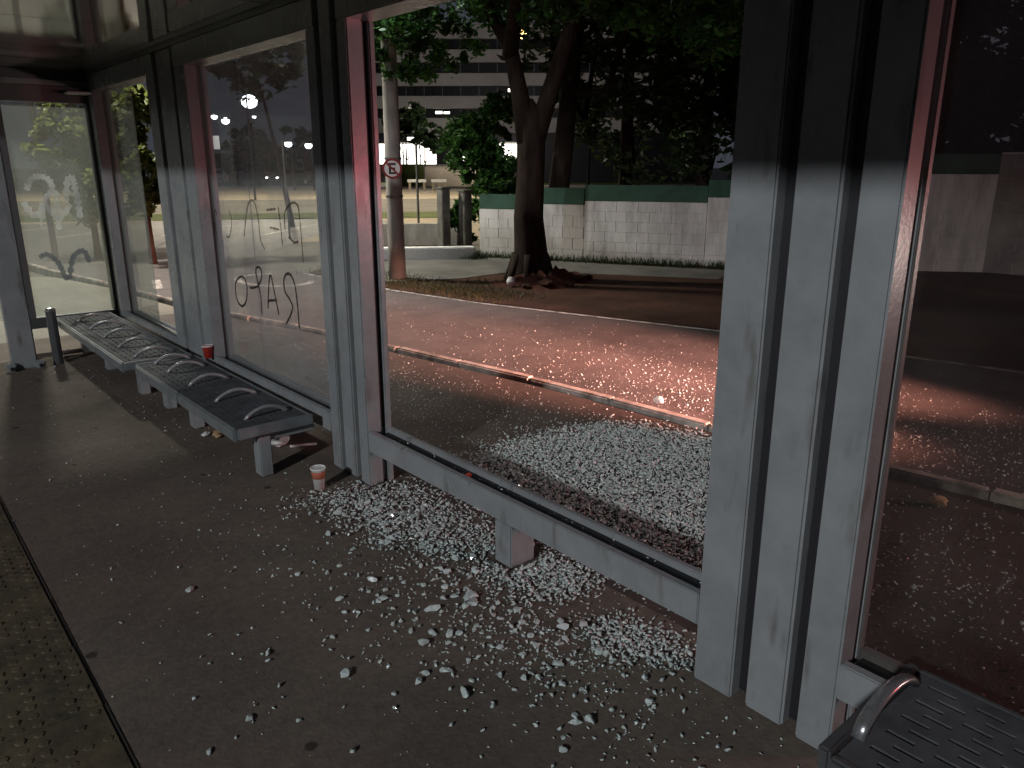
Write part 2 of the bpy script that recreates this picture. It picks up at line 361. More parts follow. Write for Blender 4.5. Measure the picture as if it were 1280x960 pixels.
# ------------------------------------------------------------------ bus shelter
sh = thing('bus_shelter', (1.98,3.6,0), 'grey steel bus shelter with glass wall panels, one of them smashed out', 'bus shelter')
XF, XB = 1.90, 2.05
def upright(par, y0, y1, groove=None, z1=2.30):
    """hollow section; groove = side (-1/+1 in Y) that carries the glazing channel"""
    m = MB()
    if groove == -1:
        g0, g1 = XF+.085, XF+.118
        m.box(XF,g0,y0,y1,0,z1); m.box(g1,XB,y0,y1,0,z1); m.box(g0,g1,y0+.03,y1-.004,0.002,z1-.002)
    elif groove == 1:
        g0, g1 = XF+.085, XF+.118
        m.box(XF,g0,y0,y1,0,z1); m.box(g1,XB,y0,y1,0,z1); m.box(g0,g1,y0+.004,y1-.03,0.002,z1-.002)
    else: m.box(XF,XB,y0,y1,0,z1)
    o = m.build('upright', 'paint', par, bevel=.006)
    if groove:
        yy = (y0+.026,y0+.0298) if groove == -1 else (y1-.0298,y1-.026)
        MB().box(XF+.0855,XF+.1175,yy[0],yy[1],.31,z1-.003).build('gasket','gasket',par)
    return o
def frame(ya0, ya1, yb0, yb1, zr=(.20,.312), stub=None, rail=True):
    """ya = far upright, yb = near upright (larger Y is farther away)"""
    h = MB().box(XF-.004,XB+.004,yb0+.002,ya1-.002,2.30,2.436).build('wall_frame','paint',sh,bevel=.006)
    upright(h, ya0, ya1, -1); upright(h, yb0, yb1, 1)
    if rail:
        r = MB(); y0, y1 = yb1+.001, ya0-.001
        r.box(XF,XF+.035,y0,y1,zr[0],zr[1]); r.box(XF+.035,XB-.03,y0,y1,zr[0]+.002,zr[1]-.035); r.box(XB-.03,XB,y0,y1,zr[0],zr[1]-.004)
        r.build('bottom_rail','paint',h,bevel=.004)
        MB().box(XF+.036,XB-.031,y0+.01,y1-.01,zr[1]-.0345,zr[1]-.029).build('glazing_channel','gasket',h)
    for s in stub or []:
        MB().box(XF+.004,XB-.012,s-.055,s+.055,0,zr[0]-.001).build('stub_leg','paint',h,bevel=.005)
    return h
def pane(par, y0, y1, z0, z1, m, x=XF+.10):
    return MB().box(x-.005,x+.005,y0,y1,z0,z1).build('glass_pane', m, par)
# module 2 (smashed), module 1 (graffiti), module 0 (far), module 3 (near)
f2 = frame(3.39,3.485,1.145,1.29,stub=[2.29])
f1 = frame(5.58,5.78,3.70,3.80,stub=[4.7])
f0 = frame(8.02,8.16,6.22,6.42,stub=[7.2])
f3 = frame(.815,.92,-1.40,-1.28,stub=[-.25])
for y0, y1 in ((.968,1.098),(3.545,3.67),(5.84,6.16),(-1.6,-1.47)):
    MB().box(XF+.006,XB+.02,y0,y1,0,2.436).build('support_post','paint',sh,bevel=.008)
for y0, y1 in ((.922,.966),(1.10,1.143),(3.487,3.543),(3.672,3.698),(5.782,5.838),(6.162,6.218)):
    MB().box(XF+.045,XB-.02,y0,y1,.02,2.43).build('gasket_strip','gasket',sh)
pane(f1, 4.915,5.575,.285,2.31,'glass1'); pane(f1, 3.805,4.910,.285,2.31,'glass1')
pane(f0, 7.19,8.015,.285,2.31,'glass_milky')
pane(f3, -1.275,.812,.285,2.31,'glass3')
# graffiti strokes as thin ribbons on the panes
def ribbon(name, strokes, w, m, par, plane, off):
    b = MB()
    for st in strokes:
        P = [Vector(p) for p in st]; Q = [P[0]]
        for i in range(len(P)-1):
            p0 = P[max(i-1,0)]; p1 = P[i]; p2 = P[i+1]; p3 = P[min(i+2,len(P)-1)]
            for k in range(1,7):
                u = k/6; Q.append(.5*((2*p1)+(p2-p0)*u+(2*p0-5*p1+4*p2-p3)*u*u+(3*p1-p0-3*p2+p3)*u**3))
        n = len(Q); vs = []
        for i in range(n):
            d = (Q[min(i+1,n-1)]-Q[max(i-1,0)]); d = d.normalized() if d.length > 1e-6 else Vector((1,0)); nn = Vector((-d.y,d.x))
            ww = w*(.75+.35*math.sin(i*.7+len(vs))+.1*random.random())*(.6 if i in (0,n-1) else 1)
            for s in (-1,1):
                q = Q[i]+nn*s*ww; vs.append((off,q.x,q.y) if plane == 'X' else (q.x,off,q.y))
        b.add(vs, [(2*i,2*i+1,2*i+3,2*i+2) for i in range(n-1)])
    return b.build(name, m, par)
RATO = [[(5.16,.933),(5.251,.899),(5.296,.838),(5.277,.751),(5.2,.723),(5.119,.771),(5.085,.862),(5.11,.922),(5.16,.933)],[(5.036,.868),(4.916,.89),(4.836,.944),(4.816,.999),(4.855,1.025),(4.908,1.005),(4.907,.959),(4.883,.901),(4.865,.812),(4.874,.705)],[(4.765,.764),(4.735,.873),(4.699,.974),(4.67,.977),(4.644,.884),(4.602,.745)],[(4.746,.819),(4.643,.836)],[(4.507,.704),(4.428,.774),(4.395,.829),(4.427,.868),(4.485,.911),(4.489,.975),(4.448,1.019),(4.383,1.021),(4.339,.963),(4.323,.853),(4.322,.699)]]
UPPER = [[(5.57,1.213),(5.55,1.321),(5.525,1.357),(5.50,1.319)],[(5.273,1.368),(5.242,1.3),(5.299,1.196),(5.366,1.184)],[(5.053,1.204),(4.947,1.403),(4.844,1.442),(4.796,1.337),(4.788,1.207),(4.73,1.146)],[(4.659,1.392),(4.521,1.405)],[(4.629,1.289),(4.496,1.283)],[(4.485,1.42),(4.47,1.298),(4.465,1.188)],[(4.413,1.288),(4.401,1.383),(4.321,1.439),(4.243,1.448),(4.2,1.405)],[(4.214,1.443),(4.202,1.287),(4.201,1.114)],[(4.372,1.249),(4.299,1.221),(4.242,1.232)]]
for g_ in (RATO[:1],RATO[1:2],RATO[2:4],RATO[4:]): ribbon('graffiti_letter', g_, .0105, 'spray', f1, 'X', XF+.094)
for g_ in (UPPER[:1],UPPER[1:2],UPPER[2:3],UPPER[3:6],UPPER[6:]): ribbon('graffiti_letter', g_, .0085, 'spray_faint', f1, 'X', XF+.0935)
# end wall and corner post
ce = MB().box(-.2,1.895,8.17,8.29,2.20,2.335).build('end_frame','paint_dark',sh,bevel=.006)
MB().box(-.2,1.895,8.15,8.31,2.34,2.385).build('ledge','paint',ce,bevel=.005)
MB().box(-.2,1.895,8.19,8.31,2.387,2.47).build('upper_beam','paint_dark',ce)
MB().box(XF-.02,XB,8.165,8.32,0,2.436).build('support_post','paint_dark',sh,bevel=.008)
MB().box(1.02,1.878,8.19,8.27,.20,.30).build('bottom_rail','paint_dark',ce,bevel=.004)
MB().box(1.16,1.21,8.185,8.275,.302,2.198).build('upright','paint_dark',ce,bevel=.004)
MB().box(1.212,1.876,8.212,8.222,.30,2.20).build('glass_pane','glass_milky',ce)
MB().box(-.1,1.158,8.212,8.222,.30,2.20).build('glass_pane','glass_milky',ce)
SCR = [[(1.315,.844),(1.384,.87),(1.458,.79),(1.491,.679),(1.512,.622)],[(1.533,.631),(1.576,.803),(1.624,.864),(1.686,.882),(1.721,.77)]]
WHT = [[(1.302,1.445),(1.343,1.535),(1.411,1.565),(1.489,1.533),(1.504,1.441),(1.438,1.37),(1.394,1.258),(1.382,1.113)],[(1.51,1.086),(1.53,1.295),(1.532,1.44)],[(1.602,1.335),(1.638,1.522),(1.681,1.552),(1.69,1.479),(1.699,1.332),(1.698,1.183)],[(1.26,1.344),(1.333,1.219),(1.437,1.298),(1.515,1.191),(1.625,1.292)]]
for k,g_ in enumerate(SCR): ribbon('graffiti_stroke', [g_], .026, 'spray_blue', ce, 'Y', 8.2095-.0003*k)
for k,g_ in enumerate(WHT): ribbon('graffiti_stroke', [g_], .030, 'spray_white', ce, 'Y', 8.2085-.0003*k)
MB().box(1.70,1.888,7.98,8.13,2.268,2.285).build('corner_highlight','white',sh,bevel=.004)  # highlight under the corner beam, put in as a white slab
# front post on the left with its foot, and the short stub post
fp = MB().box(.87,1.055,7.45,7.55,0,2.436).build('support_post','paint',sh,bevel=.01)
for x0,x1 in ((.82,.895),(1.03,1.105)):
    MB().box(x0,x1,7.40,7.449,0,.07).build('foot_bracket','paint',fp,bevel=.012)
    MB().tube([((x0+x1)/2,7.399,.03),((x0+x1)/2,7.38,.03)],.016,6).build('bolt','black',fp)
sp = thing('stub_post',(1.215,7.5,0),'short dark stub post with a shiny cap by the far end of the bench','post')
MB().tube([(1.215,7.5,0),(1.215,7.5,.46)],.04,10).build('shaft','paint_dark',sp,smooth=False)
MB().lathe((1.215,7.5,.461),[(.042,0),(.042,.012),(.03,.025),(.001,.03)],10).build('cap','steel',sp)
# roof
rf = MB().box(-.20,2.26,-3.2,8.55,2.50,2.60).build('roof','paint_dark',sh,bevel=.01)
MB().box(-.28,-.202,-3.22,8.57,2.42,2.63).build('fascia','paint_dark',rf,bevel=.008)
MB().box(2.262,2.33,-3.22,8.57,2.42,2.63).build('fascia','paint_dark',rf,bevel=.008)
yy = -3.19
while yy < 8.1:
    MB().box(-.195,1.892,yy,min(yy+1.225,8.30),2.472,2.494).build('ceiling_panel','ceil',rf,bevel=.003); yy += 1.232
MB().box(XF-.004,XB+.004,-3.1,8.3,2.438,2.498).build('beam','paint_dark',rf)
for y in (8.0,5.98,3.6,1.03):
    MB().box(2.08,2.2,y-.04,y+.04,2.44,2.498).build('beam','paint_dark',rf)

# ------------------------------------------------------------------ benches
def slotted(m, x0, x1, y0, y1, nx, ny, z, th, fx=.32, fy=.6, stag=.16):
    dx = (x1-x0)/nx; dy = (y1-y0)/ny
    for i in range(nx):
        for j in range(ny):
            a0 = x0+i*dx; b0 = y0+j*dy; s = stag*(1 if i%2 else -1)*dy
            ax = a0+dx*(1-fx)/2; ax1 = ax+dx*fx; by = b0+dy*(1-fy)/2+s; by1 = by+dy*fy
            o = [(a0,b0),(a0+dx,b0),(a0+dx,b0+dy),(a0,b0+dy)]; q = [(ax,by),(ax1,by),(ax1,by1),(ax,by1)]
            v = [(x,y,z) for x,y in o]+[(x,y,z) for x,y in q]+[(x,y,z-th) for x,y in q]
            m.add(v, [(k,(k+1)%4,4+(k+1)%4,4+k) for k in range(4)]+[(4+k,4+(k+1)%4,8+(k+1)%4,8+k) for k in range(4)])
    return m
def hoop(par, y, x0, x1, z, rise, r, m='hoop'):
    pts = [(x0+(x1-x0)*k/12, y, z-.004+rise*math.sin(math.pi*k/12)**.75) for k in range(13)]
    MB().tube(pts, r, 8).build('seat_divider', m, par, smooth=True)
def bench(label, x0, x1, y0, y1, z, legs, hoops, nx, ny, rise=.055, r=.0115, split=None, edge='bench_edge', seatm='bench', skirt=.07):
    b = thing('bench', ((x0+x1)/2,(y0+y1)/2,0), label, 'bench', 'steel benches along the shelter wall')
    m = MB(); slotted(m, x0+.045, x1-.03, y0+.05, y1-.05, nx, ny, z, .012, fx=.32 if nx == 10 else .22)
    m.add([(x0+.02,y0+.02,z),(x1-.01,y0+.02,z),(x1-.01,y1-.02,z),(x0+.02,y1-.02,z),(x0+.045,y0+.05,z),(x1-.03,y0+.05,z),(x1-.03,y1-.05,z),(x0+.045,y1-.05,z)], [(0,1,5,4),(1,2,6,5),(2,3,7,6),(3,0,4,7)])
    m.build('seat', seatm, b)
    cuts = [y0]+(split or [])+[y1]
    for a, c in zip(cuts, cuts[1:]):
        MB().box(x0-.004,x0+.022,a+.012,c-.012,z-skirt,z+.004).build('front_edge', edge, b, bevel=.008)
    MB().box(x1-.012,x1+.01,y0+.01,y1-.01,z-skirt,z+.003).build('back_edge', edge, b, bevel=.006)
    for a, c in ((y0-.02,y0+.009),(y1-.009,y1+.02)):
        MB().box(x0+.012,x1+.012,a,c,z-.055,z+.005).build('end_cap', edge, b, bevel=.006)
    MB().box(x0+.12,x1-.12,y0+.05,y1-.05,z-.06,z-.03).build('underframe', 'paint_dark', b)
    for ly in legs:
        MB().box((x0+x1)/2-.09,(x0+x1)/2-.02,ly-.045,ly+.045,0,z-.061).build('leg','paint',b,bevel=.006)
        MB().box((x0+x1)/2-.02,x1+.03,ly-.03,ly+.03,z-.10,z-.0615).build('wall_bracket','paint',b,bevel=.004)
    for y in hoops: hoop(b, y, x0+.115, x1-.06, z, rise, r)
    return b
bench('long grey slotted steel bench in front of the graffiti glass, nearer of the far pair', 1.385,1.815,3.885,5.72,.30,[3.93,5.0,5.55],[4.034,4.48,4.94,5.374,5.66],9,20,split=[4.80])
bench('farther slotted steel bench reaching to the end wall of the shelter', 1.335,1.80,5.83,8.06,.30,[6.05,7.0,7.85],[5.98,6.4,6.85,7.3,7.75],9,22)
nb = bench('dark slotted steel bench at the near right edge of the photo', 1.40,1.855,-1.25,.61,.435,[.45,-.9],[],10,17,edge='paint_dark',skirt=.09)
MB().tube([(1.50+.29*k/12,.585,.435+.060*math.sin(math.pi*k/12)**.6) for k in range(13)],.017,10,flat=.55).build('seat_divider','steel',nb,smooth=True)

# ------------------------------------------------------------------ wall across the road
A0, B0, C0, D0 = (9.34,11.90), (11.55,7.68), (14.15,4.62), (15.1,-1.5)
unit = bmesh.new(); bmesh.ops.create_cube(unit, size=1)
ume = bpy.data.meshes.new('block'); unit.to_mesh(ume); unit.free(); ume.materials.append(M['block'])
ume2 = ume.copy(); ume2.materials.clear(); ume2.materials.append(M['plaster'])
def block_wall(root, P, Q, steps, thick=.19, me=ume, top=None):
    """steps: list of (start fraction, wall height, cap thickness)"""
    L = math.hypot(Q[0]-P[0],Q[1]-P[1]); a = ((Q[0]-P[0])/L,(Q[1]-P[1])/L); n = (a[1],-a[0])  # n points away from the viewer
    n = (-n[0],-n[1]) if n[0]*P[0]+n[1]*P[1] < 0 else n
    ang = math.atan2(a[1],a[0]); steps = steps+[(1,0,0)]; w0 = worigin(root)
    for (s0,h,cap),(s1,_,_) in zip(steps, steps[1:]):
        d0, d1 = s0*L, s1*L; mid = (d0+d1)/2
        MB().obox((P[0]+a[0]*mid+n[0]*thick/2,P[1]+a[1]*mid+n[1]*thick/2,0),a,n,(d1-d0)/2-.002,thick/2-.008,-.2,h-.003).build('mortar_core','mortar',root)
        nc = max(1,round(h/.19)); ch = h/nc
        for c in range(nc):
            d = d0-(.2 if c%2 else 0)
            while d < d1-.01:
                x0 = max(d,d0); x1 = min(d+.395,d1); d += .4
                if x1-x0 < .03: continue
                o = bpy.data.objects.new('block', me); C.objects.link(o); o.parent = root
                m_ = (x0+x1)/2; pr = random.uniform(0,.005)
                o.location = (P[0]+a[0]*m_+n[0]*(thick/2)-n[0]*pr-w0.x, P[1]+a[1]*m_+n[1]*(thick/2)-n[1]*pr-w0.y, ch*(c+.5)-w0.z-.03)
                o.rotation_euler = (0,0,ang); o.scale = (x1-x0-.004, thick, ch-.004)
        if cap:
            MB().obox((P[0]+a[0]*mid+n[0]*thick/2,P[1]+a[1]*mid+n[1]*thick/2,0),a,n,(d1-d0)/2-.001,thick/2+.012,h-.028,h+cap).build('green_cap','green',root,bevel=.008)
wall = thing('block_wall', (A0[0],A0[1],0), 'whitewashed block wall with a stepped dark green cap across the road', 'wall')
block_wall(wall, A0, B0, [(0,.90,.24),(.27,1.01,.26),(.44,1.08,.25),(.90,1.17,.26)])
block_wall(wall, B0, C0, [(0,1.20,.27),(.35,1.36,.28),(.62,1.56,.28)])
wall2 = thing('block_wall', (C0[0],C0[1],0), 'taller bare grey wall at the right edge, seen through the tinted glass', 'wall')
block_wall(wall2, C0, D0, [(0,1.87,0)], me=ume2)
lw = thing('low_wall', (8.1,12.0,0), 'long low white painted block beside the wall opening', 'wall')
MB().prism([(7.45,12.55),(8.95,11.55),(9.12,11.80),(7.62,12.80)],-.05,.19).build('slab','white',lw,bevel=.02)
dk = tag(MB().prism([(8.35,15.6),(10.6,14.0),(10.75,14.2),(8.5,15.8)],-.07,.42).build('low_wall','pole',bevel=.015),'dark low wall at the back of the lot entrance behind the sign pole','wall')
for k,(x,y) in enumerate(((9.25,12.95),(9.62,12.72))):
    gp = thing('gate_post',(x,y,0),('left' if k==0 else 'right')+' of two square concrete gate posts beside the bush','post','gate posts')
    MB().box(x-.10,x+.10,y-.10,y+.10,-.08,1.22-.06*k).build('shaft','dark_concrete',gp,bevel=.015)
    MB().box(x-.12,x+.12,y-.12,y+.12,1.221-.06*k,1.26-.06*k).build('cap','dark_concrete',gp,bevel=.01)
for k,(b,D,h) in enumerate(((33.7,18.3,2.1),(17.0,21,2.2),(24.6,20,2.2),(27.6,19,2.2))):
    x,y = at(b,D); f_ = thing('fence_pole',(x,y,0),['thin dark fence pole beside the sign pole','thin dark fence pole seen at the left through the far bay','thin dark pole seen through the middle of the graffiti glass','thin dark pole seen through the right of the graffiti glass'][k],'pole','thin fence poles')
    MB().tube([(x,y,-.08),(x,y,h)],.028,8).build('shaft','metal_pole',f_)
    MB().sphere((x,y,h+.02),.036,8,5).build('finial','metal_pole',f_)

# ------------------------------------------------------------------ utility pole with no-parking sign and lamp
up_ = thing('utility_pole',(6.46,10.32,-.05),'concrete utility pole with street lamp arm across the road','utility pole')
MB().tube([(6.46,10.32,-.05),(6.46,10.32,.5),(6.46,10.32,4),(6.46,10.32,8.2)],[.135,.128,.108,.08],14).build('shaft','pole',up_,smooth=True)
MB().tube([(6.46,10.32,4.7),(6.2,10.25,4.95),(5.85,10.15,5.08)],.03,8).build('arm','metal_pole',up_)
hd = MB().box(5.35,5.85,10.0,10.28,5.05,5.17).build('lamp_head','metal_pole',up_,bevel=.03)
MB().box(5.4,5.8,10.04,10.24,5.025,5.049).build('lens','lampw',hd)
light('pole_lamp_light','SPOT',(5.6,10.14,4.96),P_POLE,(.93,.97,1),up_,.4,aim=(8.9,9.7,0),angle=R(96),blend=.45)
for z in (1.2,1.75):
    MB().lathe((6.46,10.32,z),[(.124,0),(.132,.004),(.132,.03),(.118,.03)],12).build('clamp_band','metal_pole',up_)
# sign faces the camera side of the road
sd = Vector((-.46,-.886,0)); sx = Vector((.886,-.46,0))   # facing, right
sg = thing('no_parking_sign',(6.46,10.32,1.62),'round no parking sign with red ring and struck out E on the concrete pole','road sign')
sc_ = Vector((6.46,10.32,1.62))+sd*.155-sx*.03
def disc(mb, c, r0, r1, d0, d1, seg=28):
    vs = []
    for k in range(seg):
        w = 2*math.pi*k/seg; u = sx*math.cos(w)+Vector((0,0,1))*math.sin(w)
        vs += [c+u*r0+sd*d0, c+u*r1+sd*d0, c+u*r1+sd*d1, c+u*r0+sd*d1]
    fs = []
    for k in range(seg):
        a = 4*k; b = 4*((k+1)%seg); fs += [(a+1,b+1,b+2,a+2),(a+2,b+2,b+3,a+3),(a,a+1,b+1,b)[::-1],(a+3,b+3,b,a)]
    return mb.add(vs, fs)
disc(MB(), sc_, .001, .145, 0, .004).build('plate','white',sg)
disc(MB(), sc_, .116, .147, .0045, .006).build('red_ring','sign_red',sg)
lt = MB()
def sbox(u0,u1,z0,z1,d0,d1,sh_=0):
    c = [sc_+sx*(u+sh_*(z))+Vector((0,0,z))+sd*d for d in (d0,d1) for u,z in ((u0,z0),(u1,z0),(u1,z1),(u0,z1))]
    lt.add(c, [(0,1,2,3),(4,7,6,5),(0,4,5,1),(1,5,6,2),(2,6,7,3),(3,7,4,0)])
sbox(-.050,-.018,-.08,.08,.0045,.006); sbox(-.0175,.055,.050,.08,.0045,.006); sbox(-.0175,.045,-.015,.015,.0045,.006); sbox(-.0175,.055,-.08,-.050,.0045,.006)
lt.build('letter_e','black',sg)
lt = MB(); c = [sc_+sd*d+sx*u+Vector((0,0,z)) for d in (.0064,.0078) for u,z in ((-.093,.073),(-.073,.093),(.093,-.073),(.073,-.093))]
lt.add(c, [(0,1,2,3),(4,7,6,5),(0,4,5,1),(1,5,6,2),(2,6,7,3),(3,7,4,0)]); lt.build('red_slash','sign_red',sg)
MB().tube([sc_-sd*.0+Vector((0,0,.06)), sc_-sd*.05+Vector((0,0,.06))],.012,6).build('bracket','metal_pole',sg)

# ------------------------------------------------------------------ trees
def leaves(name, par, blobs, n, size, m, seed, gap=.0):
    r = np.random.default_rng(seed); B = np.array(blobs, float); wts = B[:,3]**2; wts /= wts.sum()
    # sub-clumps inside each blob so that the crown has dense clumps and gaps
    nc = max(20, n//55); bi = r.choice(len(B), nc, p=wts); d = r.normal(size=(nc,3)); d /= np.linalg.norm(d,axis=1)[:,None]
    cc = B[bi,:3]+d*(B[bi,3]*r.uniform(.45,1.0,nc)**.6)[:,None]*np.array([1,1,.8]); cr = B[bi,3]*r.uniform(.12,.26,nc)
    k = r.integers(0,nc,n); d = r.normal(size=(n,3))*.6; p = cc[k]+d*cr[k][:,None]
    a = r.normal(size=(n,3)); a[:,2] *= .5; a /= np.linalg.norm(a,axis=1)[:,None]
    b = np.cross(a, r.normal(size=(n,3))); b /= np.linalg.norm(b,axis=1)[:,None]
    s = size*r.uniform(.6,1.4,n)[:,None]
    v = np.empty((n,4,3)); v[:,0] = p-a*s; v[:,1] = p+b*s*.45; v[:,2] = p+a*s; v[:,3] = p-b*s*.45
    o0 = np.array(worigin(par)); v -= o0
    me = bpy.data.meshes.new(name); me.from_pydata(v.reshape(-1,3).tolist(), [], np.arange(n*4).reshape(n,4).tolist()); me.materials.append(M[m])
    o = bpy.data.objects.new(name, me); C.objects.link(o); o.parent = par; WO[o.name] = Vector(o0); return o
rt = Vector((.76,-.65,0)); fw2 = Vector((.65,.76,0))
tb_ = Vector((7.98,8.92,0))
tr = thing('tree',tb_,'large forked tree rising from the red dirt verge across the road','tree','trees')
rr = random.Random(3)
def wob(path, a):
    return [Vector(p)+Vector((rr.uniform(-a,a),rr.uniform(-a,a),0)) for p in path]
mv = []; mf = []; NR, NA = 7, 28
for a_ in range(NA):
    w = 2*math.pi*a_/NA; ex = 1+.25*math.sin(2*w+1)+.15*math.sin(5*w)
    for k in range(NR):
        q = k/(NR-1); rad = (.2+.85*q)*ex; mv.append((tb_.x+math.cos(w)*rad+.1, tb_.y+math.sin(w)*rad-.25, -.085+.20*(1-q)**1.6*(1+.3*math.sin(9*w+k*2))+(random.uniform(-.012,.012) if 0 < k < NR-1 else 0)))
for a_ in range(NA):
    for k in range(NR-1): mf.append((a_*NR+k, a_*NR+k+1, ((a_+1)%NA)*NR+k+1, ((a_+1)%NA)*NR+k))
struct(MB().add(mv, mf).build('earth_mound', 'red_earth', smooth=True))
tk = MB(); tk.tube(wob([tb_+Vector((0,0,z)) for z in (-.1,.12,.4,.9,1.4,1.9,2.15,2.4,2.6)],.02),[.38,.31,.255,.225,.21,.205,.20,.15,.04],14)
for k in range(7):
    w = k*.9+.3; tk.tube([tb_+Vector((math.cos(w)*.2,math.sin(w)*.2,.34)), tb_+Vector((math.cos(w)*.30,math.sin(w)*.30,.08)), tb_+Vector((math.cos(w)*.40,math.sin(w)*.40,-.08))],[.09,.075,.05],8)
tk.build('trunk','bark',tr,smooth=True)
for pth, ra in (([tb_+Vector((0,0,2.0))-rt*.05, tb_-rt*.15+Vector((0,0,2.6)), tb_-rt*.30+Vector((0,0,3.3)), tb_-rt*.9+Vector((0,0,4.3)), tb_-rt*1.9+Vector((0,0,5.3))],[.16,.135,.11,.085,.045]),
                ([tb_+Vector((0,0,2.0))+rt*.06, tb_+rt*.28+Vector((0,0,2.7)), tb_+rt*.55+Vector((0,0,3.5)), tb_+rt*.9+Vector((0,0,4.6)), tb_+rt*1.7+Vector((0,0,6))],[.155,.13,.11,.085,.045]),
                ([tb_-rt*.3+Vector((0,0,3.2)), tb_-rt*.2-fw2*.7+Vector((0,0,4)), tb_-rt*.4-fw2*1.6+Vector((0,0,4.8))],[.12,.09,.04])):
    MB().tube(pth, ra, 10).build('limb','bark',tr,smooth=True)
bl = []
for u,f_,z,r_ in ((-1.75,-.2,3.75,.62),(-2.2,.2,4.0,.7),(-1.1,0,4.25,.8),(-1.6,.6,4.9,1.1),(-.3,.2,4.9,1.1),(.9,.3,4.4,.95),(.3,-.6,5.3,1.1),(1.8,.2,4.6,1.1),(2.6,.4,5.2,1.2),(-2.6,0,5.2,1.1),(0,.6,6.2,1.6),(-1.7,.2,6.2,1.4),(1.7,.4,6.3,1.5),(-1.95,-.1,3.3,.5),(-1.2,.3,3.35,.5),(-1.6,-.3,3.15,.4),(-.4,-.4,4.05,.7),(.5,-.5,4.15,.7),(1.3,-.3,4.1,.75),(2.2,-.2,4.0,.9),(3.0,0,4.0,1.0),(.1,.6,4.2,.7)):
    q = tb_+rt*u+fw2*f_+Vector((0,0,z)); bl.append((q.x,q.y,q.z,r_))
leaves('crown', tr, bl, 60000, .058, 'leaf', 21)
def tree(base, h, r_, label, m='leaf_dark', n=7000, size=.11, seed=1, lean=0, cb=.45, tr_r=.18, spread=1., trunk='bark'):
    b = Vector((base[0],base[1],0)); t = thing('tree',b,label,'tree','trees'); q = random.Random(seed)
    top = b+rt*lean+Vector((0,0,h*.75))
    MB().tube([b-Vector((0,0,.1)), b+Vector((0,0,.25)), b+rt*lean*.4+Vector((0,0,h*.35)), top],[tr_r*1.3,tr_r,tr_r*.75,tr_r*.25],9).build('trunk',trunk,t,smooth=True)
    bl = []
    for k in range(9):
        w = k*2.4; rad = r_*spread*(.15+.5*((k*.37)%1)); z = h*(cb+(1-cb)*(.12+.8*((k*.618)%1)))
        c = b+rt*lean*.8+Vector((math.cos(w)*rad,math.sin(w)*rad,z)); bl.append((c.x,c.y,c.z,r_*q.uniform(.38,.6)))
        if k < 4: MB().tube([b+rt*lean*.4+Vector((0,0,h*.35)), (b+rt*lean*.5+c)*.5+Vector((0,0,h*.05)), c],[tr_r*.45,tr_r*.3,tr_r*.1],6).build('limb',trunk,t,smooth=True)
    leaves('crown',t,bl,n,size,m,seed+40); return t
tree(at(43.6,17.6),9,3.0,'dark leaning tree just behind the white wall, right of the forked tree',seed=2,lean=.7,cb=.42,n=9000,tr_r=.26)
tree(at(48.6,19.5),9.5,3.6,'black leafy tree behind the middle of the white wall',seed=3,cb=.16,n=12000)
tree(at(54,18.5),9,3.6,'black leafy tree behind the right part of the white wall, next to the grey posts',seed=4,cb=.15,n=12000)
tree(at(61,20),9,3.8,'dark tree behind the wall, hidden in part by the thick grey posts',seed=5,cb=.1,n=14000,size=.16)
tree(at(69.5,20),9.5,3.8,'dark tree behind the bare grey wall at the right edge',seed=6,cb=.1,n=14000,size=.16)
tree(at(38.6,16.9),3.3,1.15,'dense green bush leaning over the left end of the white wall','leaf',9000,.075,seed=7,cb=.12,tr_r=.07)
tree(at(36.6,16.2),.95,.38,'small leafy shrub beside the gate posts','leaf',1600,.07,seed=8,cb=.1,tr_r=.04)
tree(at(15.6,15.6),3.0,.85,'yellow green lit tree seen through the gap at the far left','leaf_yellow',5200,.085,seed=9,cb=.33,tr_r=.06)
tree(at(12.4,17),3.4,1.0,'pale green tree blurred behind the milky glass at the far left','leaf_yellow',4500,.09,seed=10,cb=.2,tr_r=.06)
for k,(b,D,h,r_) in enumerate(((33.0,74,6.2,2.6),(34.3,72,5.4,2.2),(38.0,60,5.0,2.4),(21.5,88,5,2.4),(23.2,84,5.6,2.8),(25.5,92,5.8,2.8),(27.5,80,4.6,2.2),(46,62,9,4))):
    tree(at(b,D),h,r_,['dark round tree at the left end of the lit shop front','smaller dark tree in front of the lit shop front','dark tree in front of the lit shop front behind the bush','far dark tree under the lit billboard','far dark tree right of the lit billboard','far dark tree behind the parked cars, middle of the graffiti glass','far low tree near the twin floodlights','tall dark tree in front of the right end of the office building'][k],'leaf_dark',1800,.30,seed=60+k,cb=.62 if k < 3 else .3,tr_r=.10)
# thin leaning trunk seen through the graffiti glass
x,y = at(24.3,24); lt_ = thing('tree',(x,y,0),'thin leaning tree trunk seen through the graffiti glass','tree','trees')
MB().tube([(x+.25,y,-.08),(x+.1,y,1.0),(x-.1,y,2.2),(x-.35,y,3.6)],[.09,.075,.06,.04],8).build('trunk','bark',lt_)
leaves('crown',lt_,[(x-.5,y,4.3,1.0),(x+.3,y+.2,4.7,1.0),(x-1.2,y,4.6,.8)],2500,.12,'leaf_dark',77)
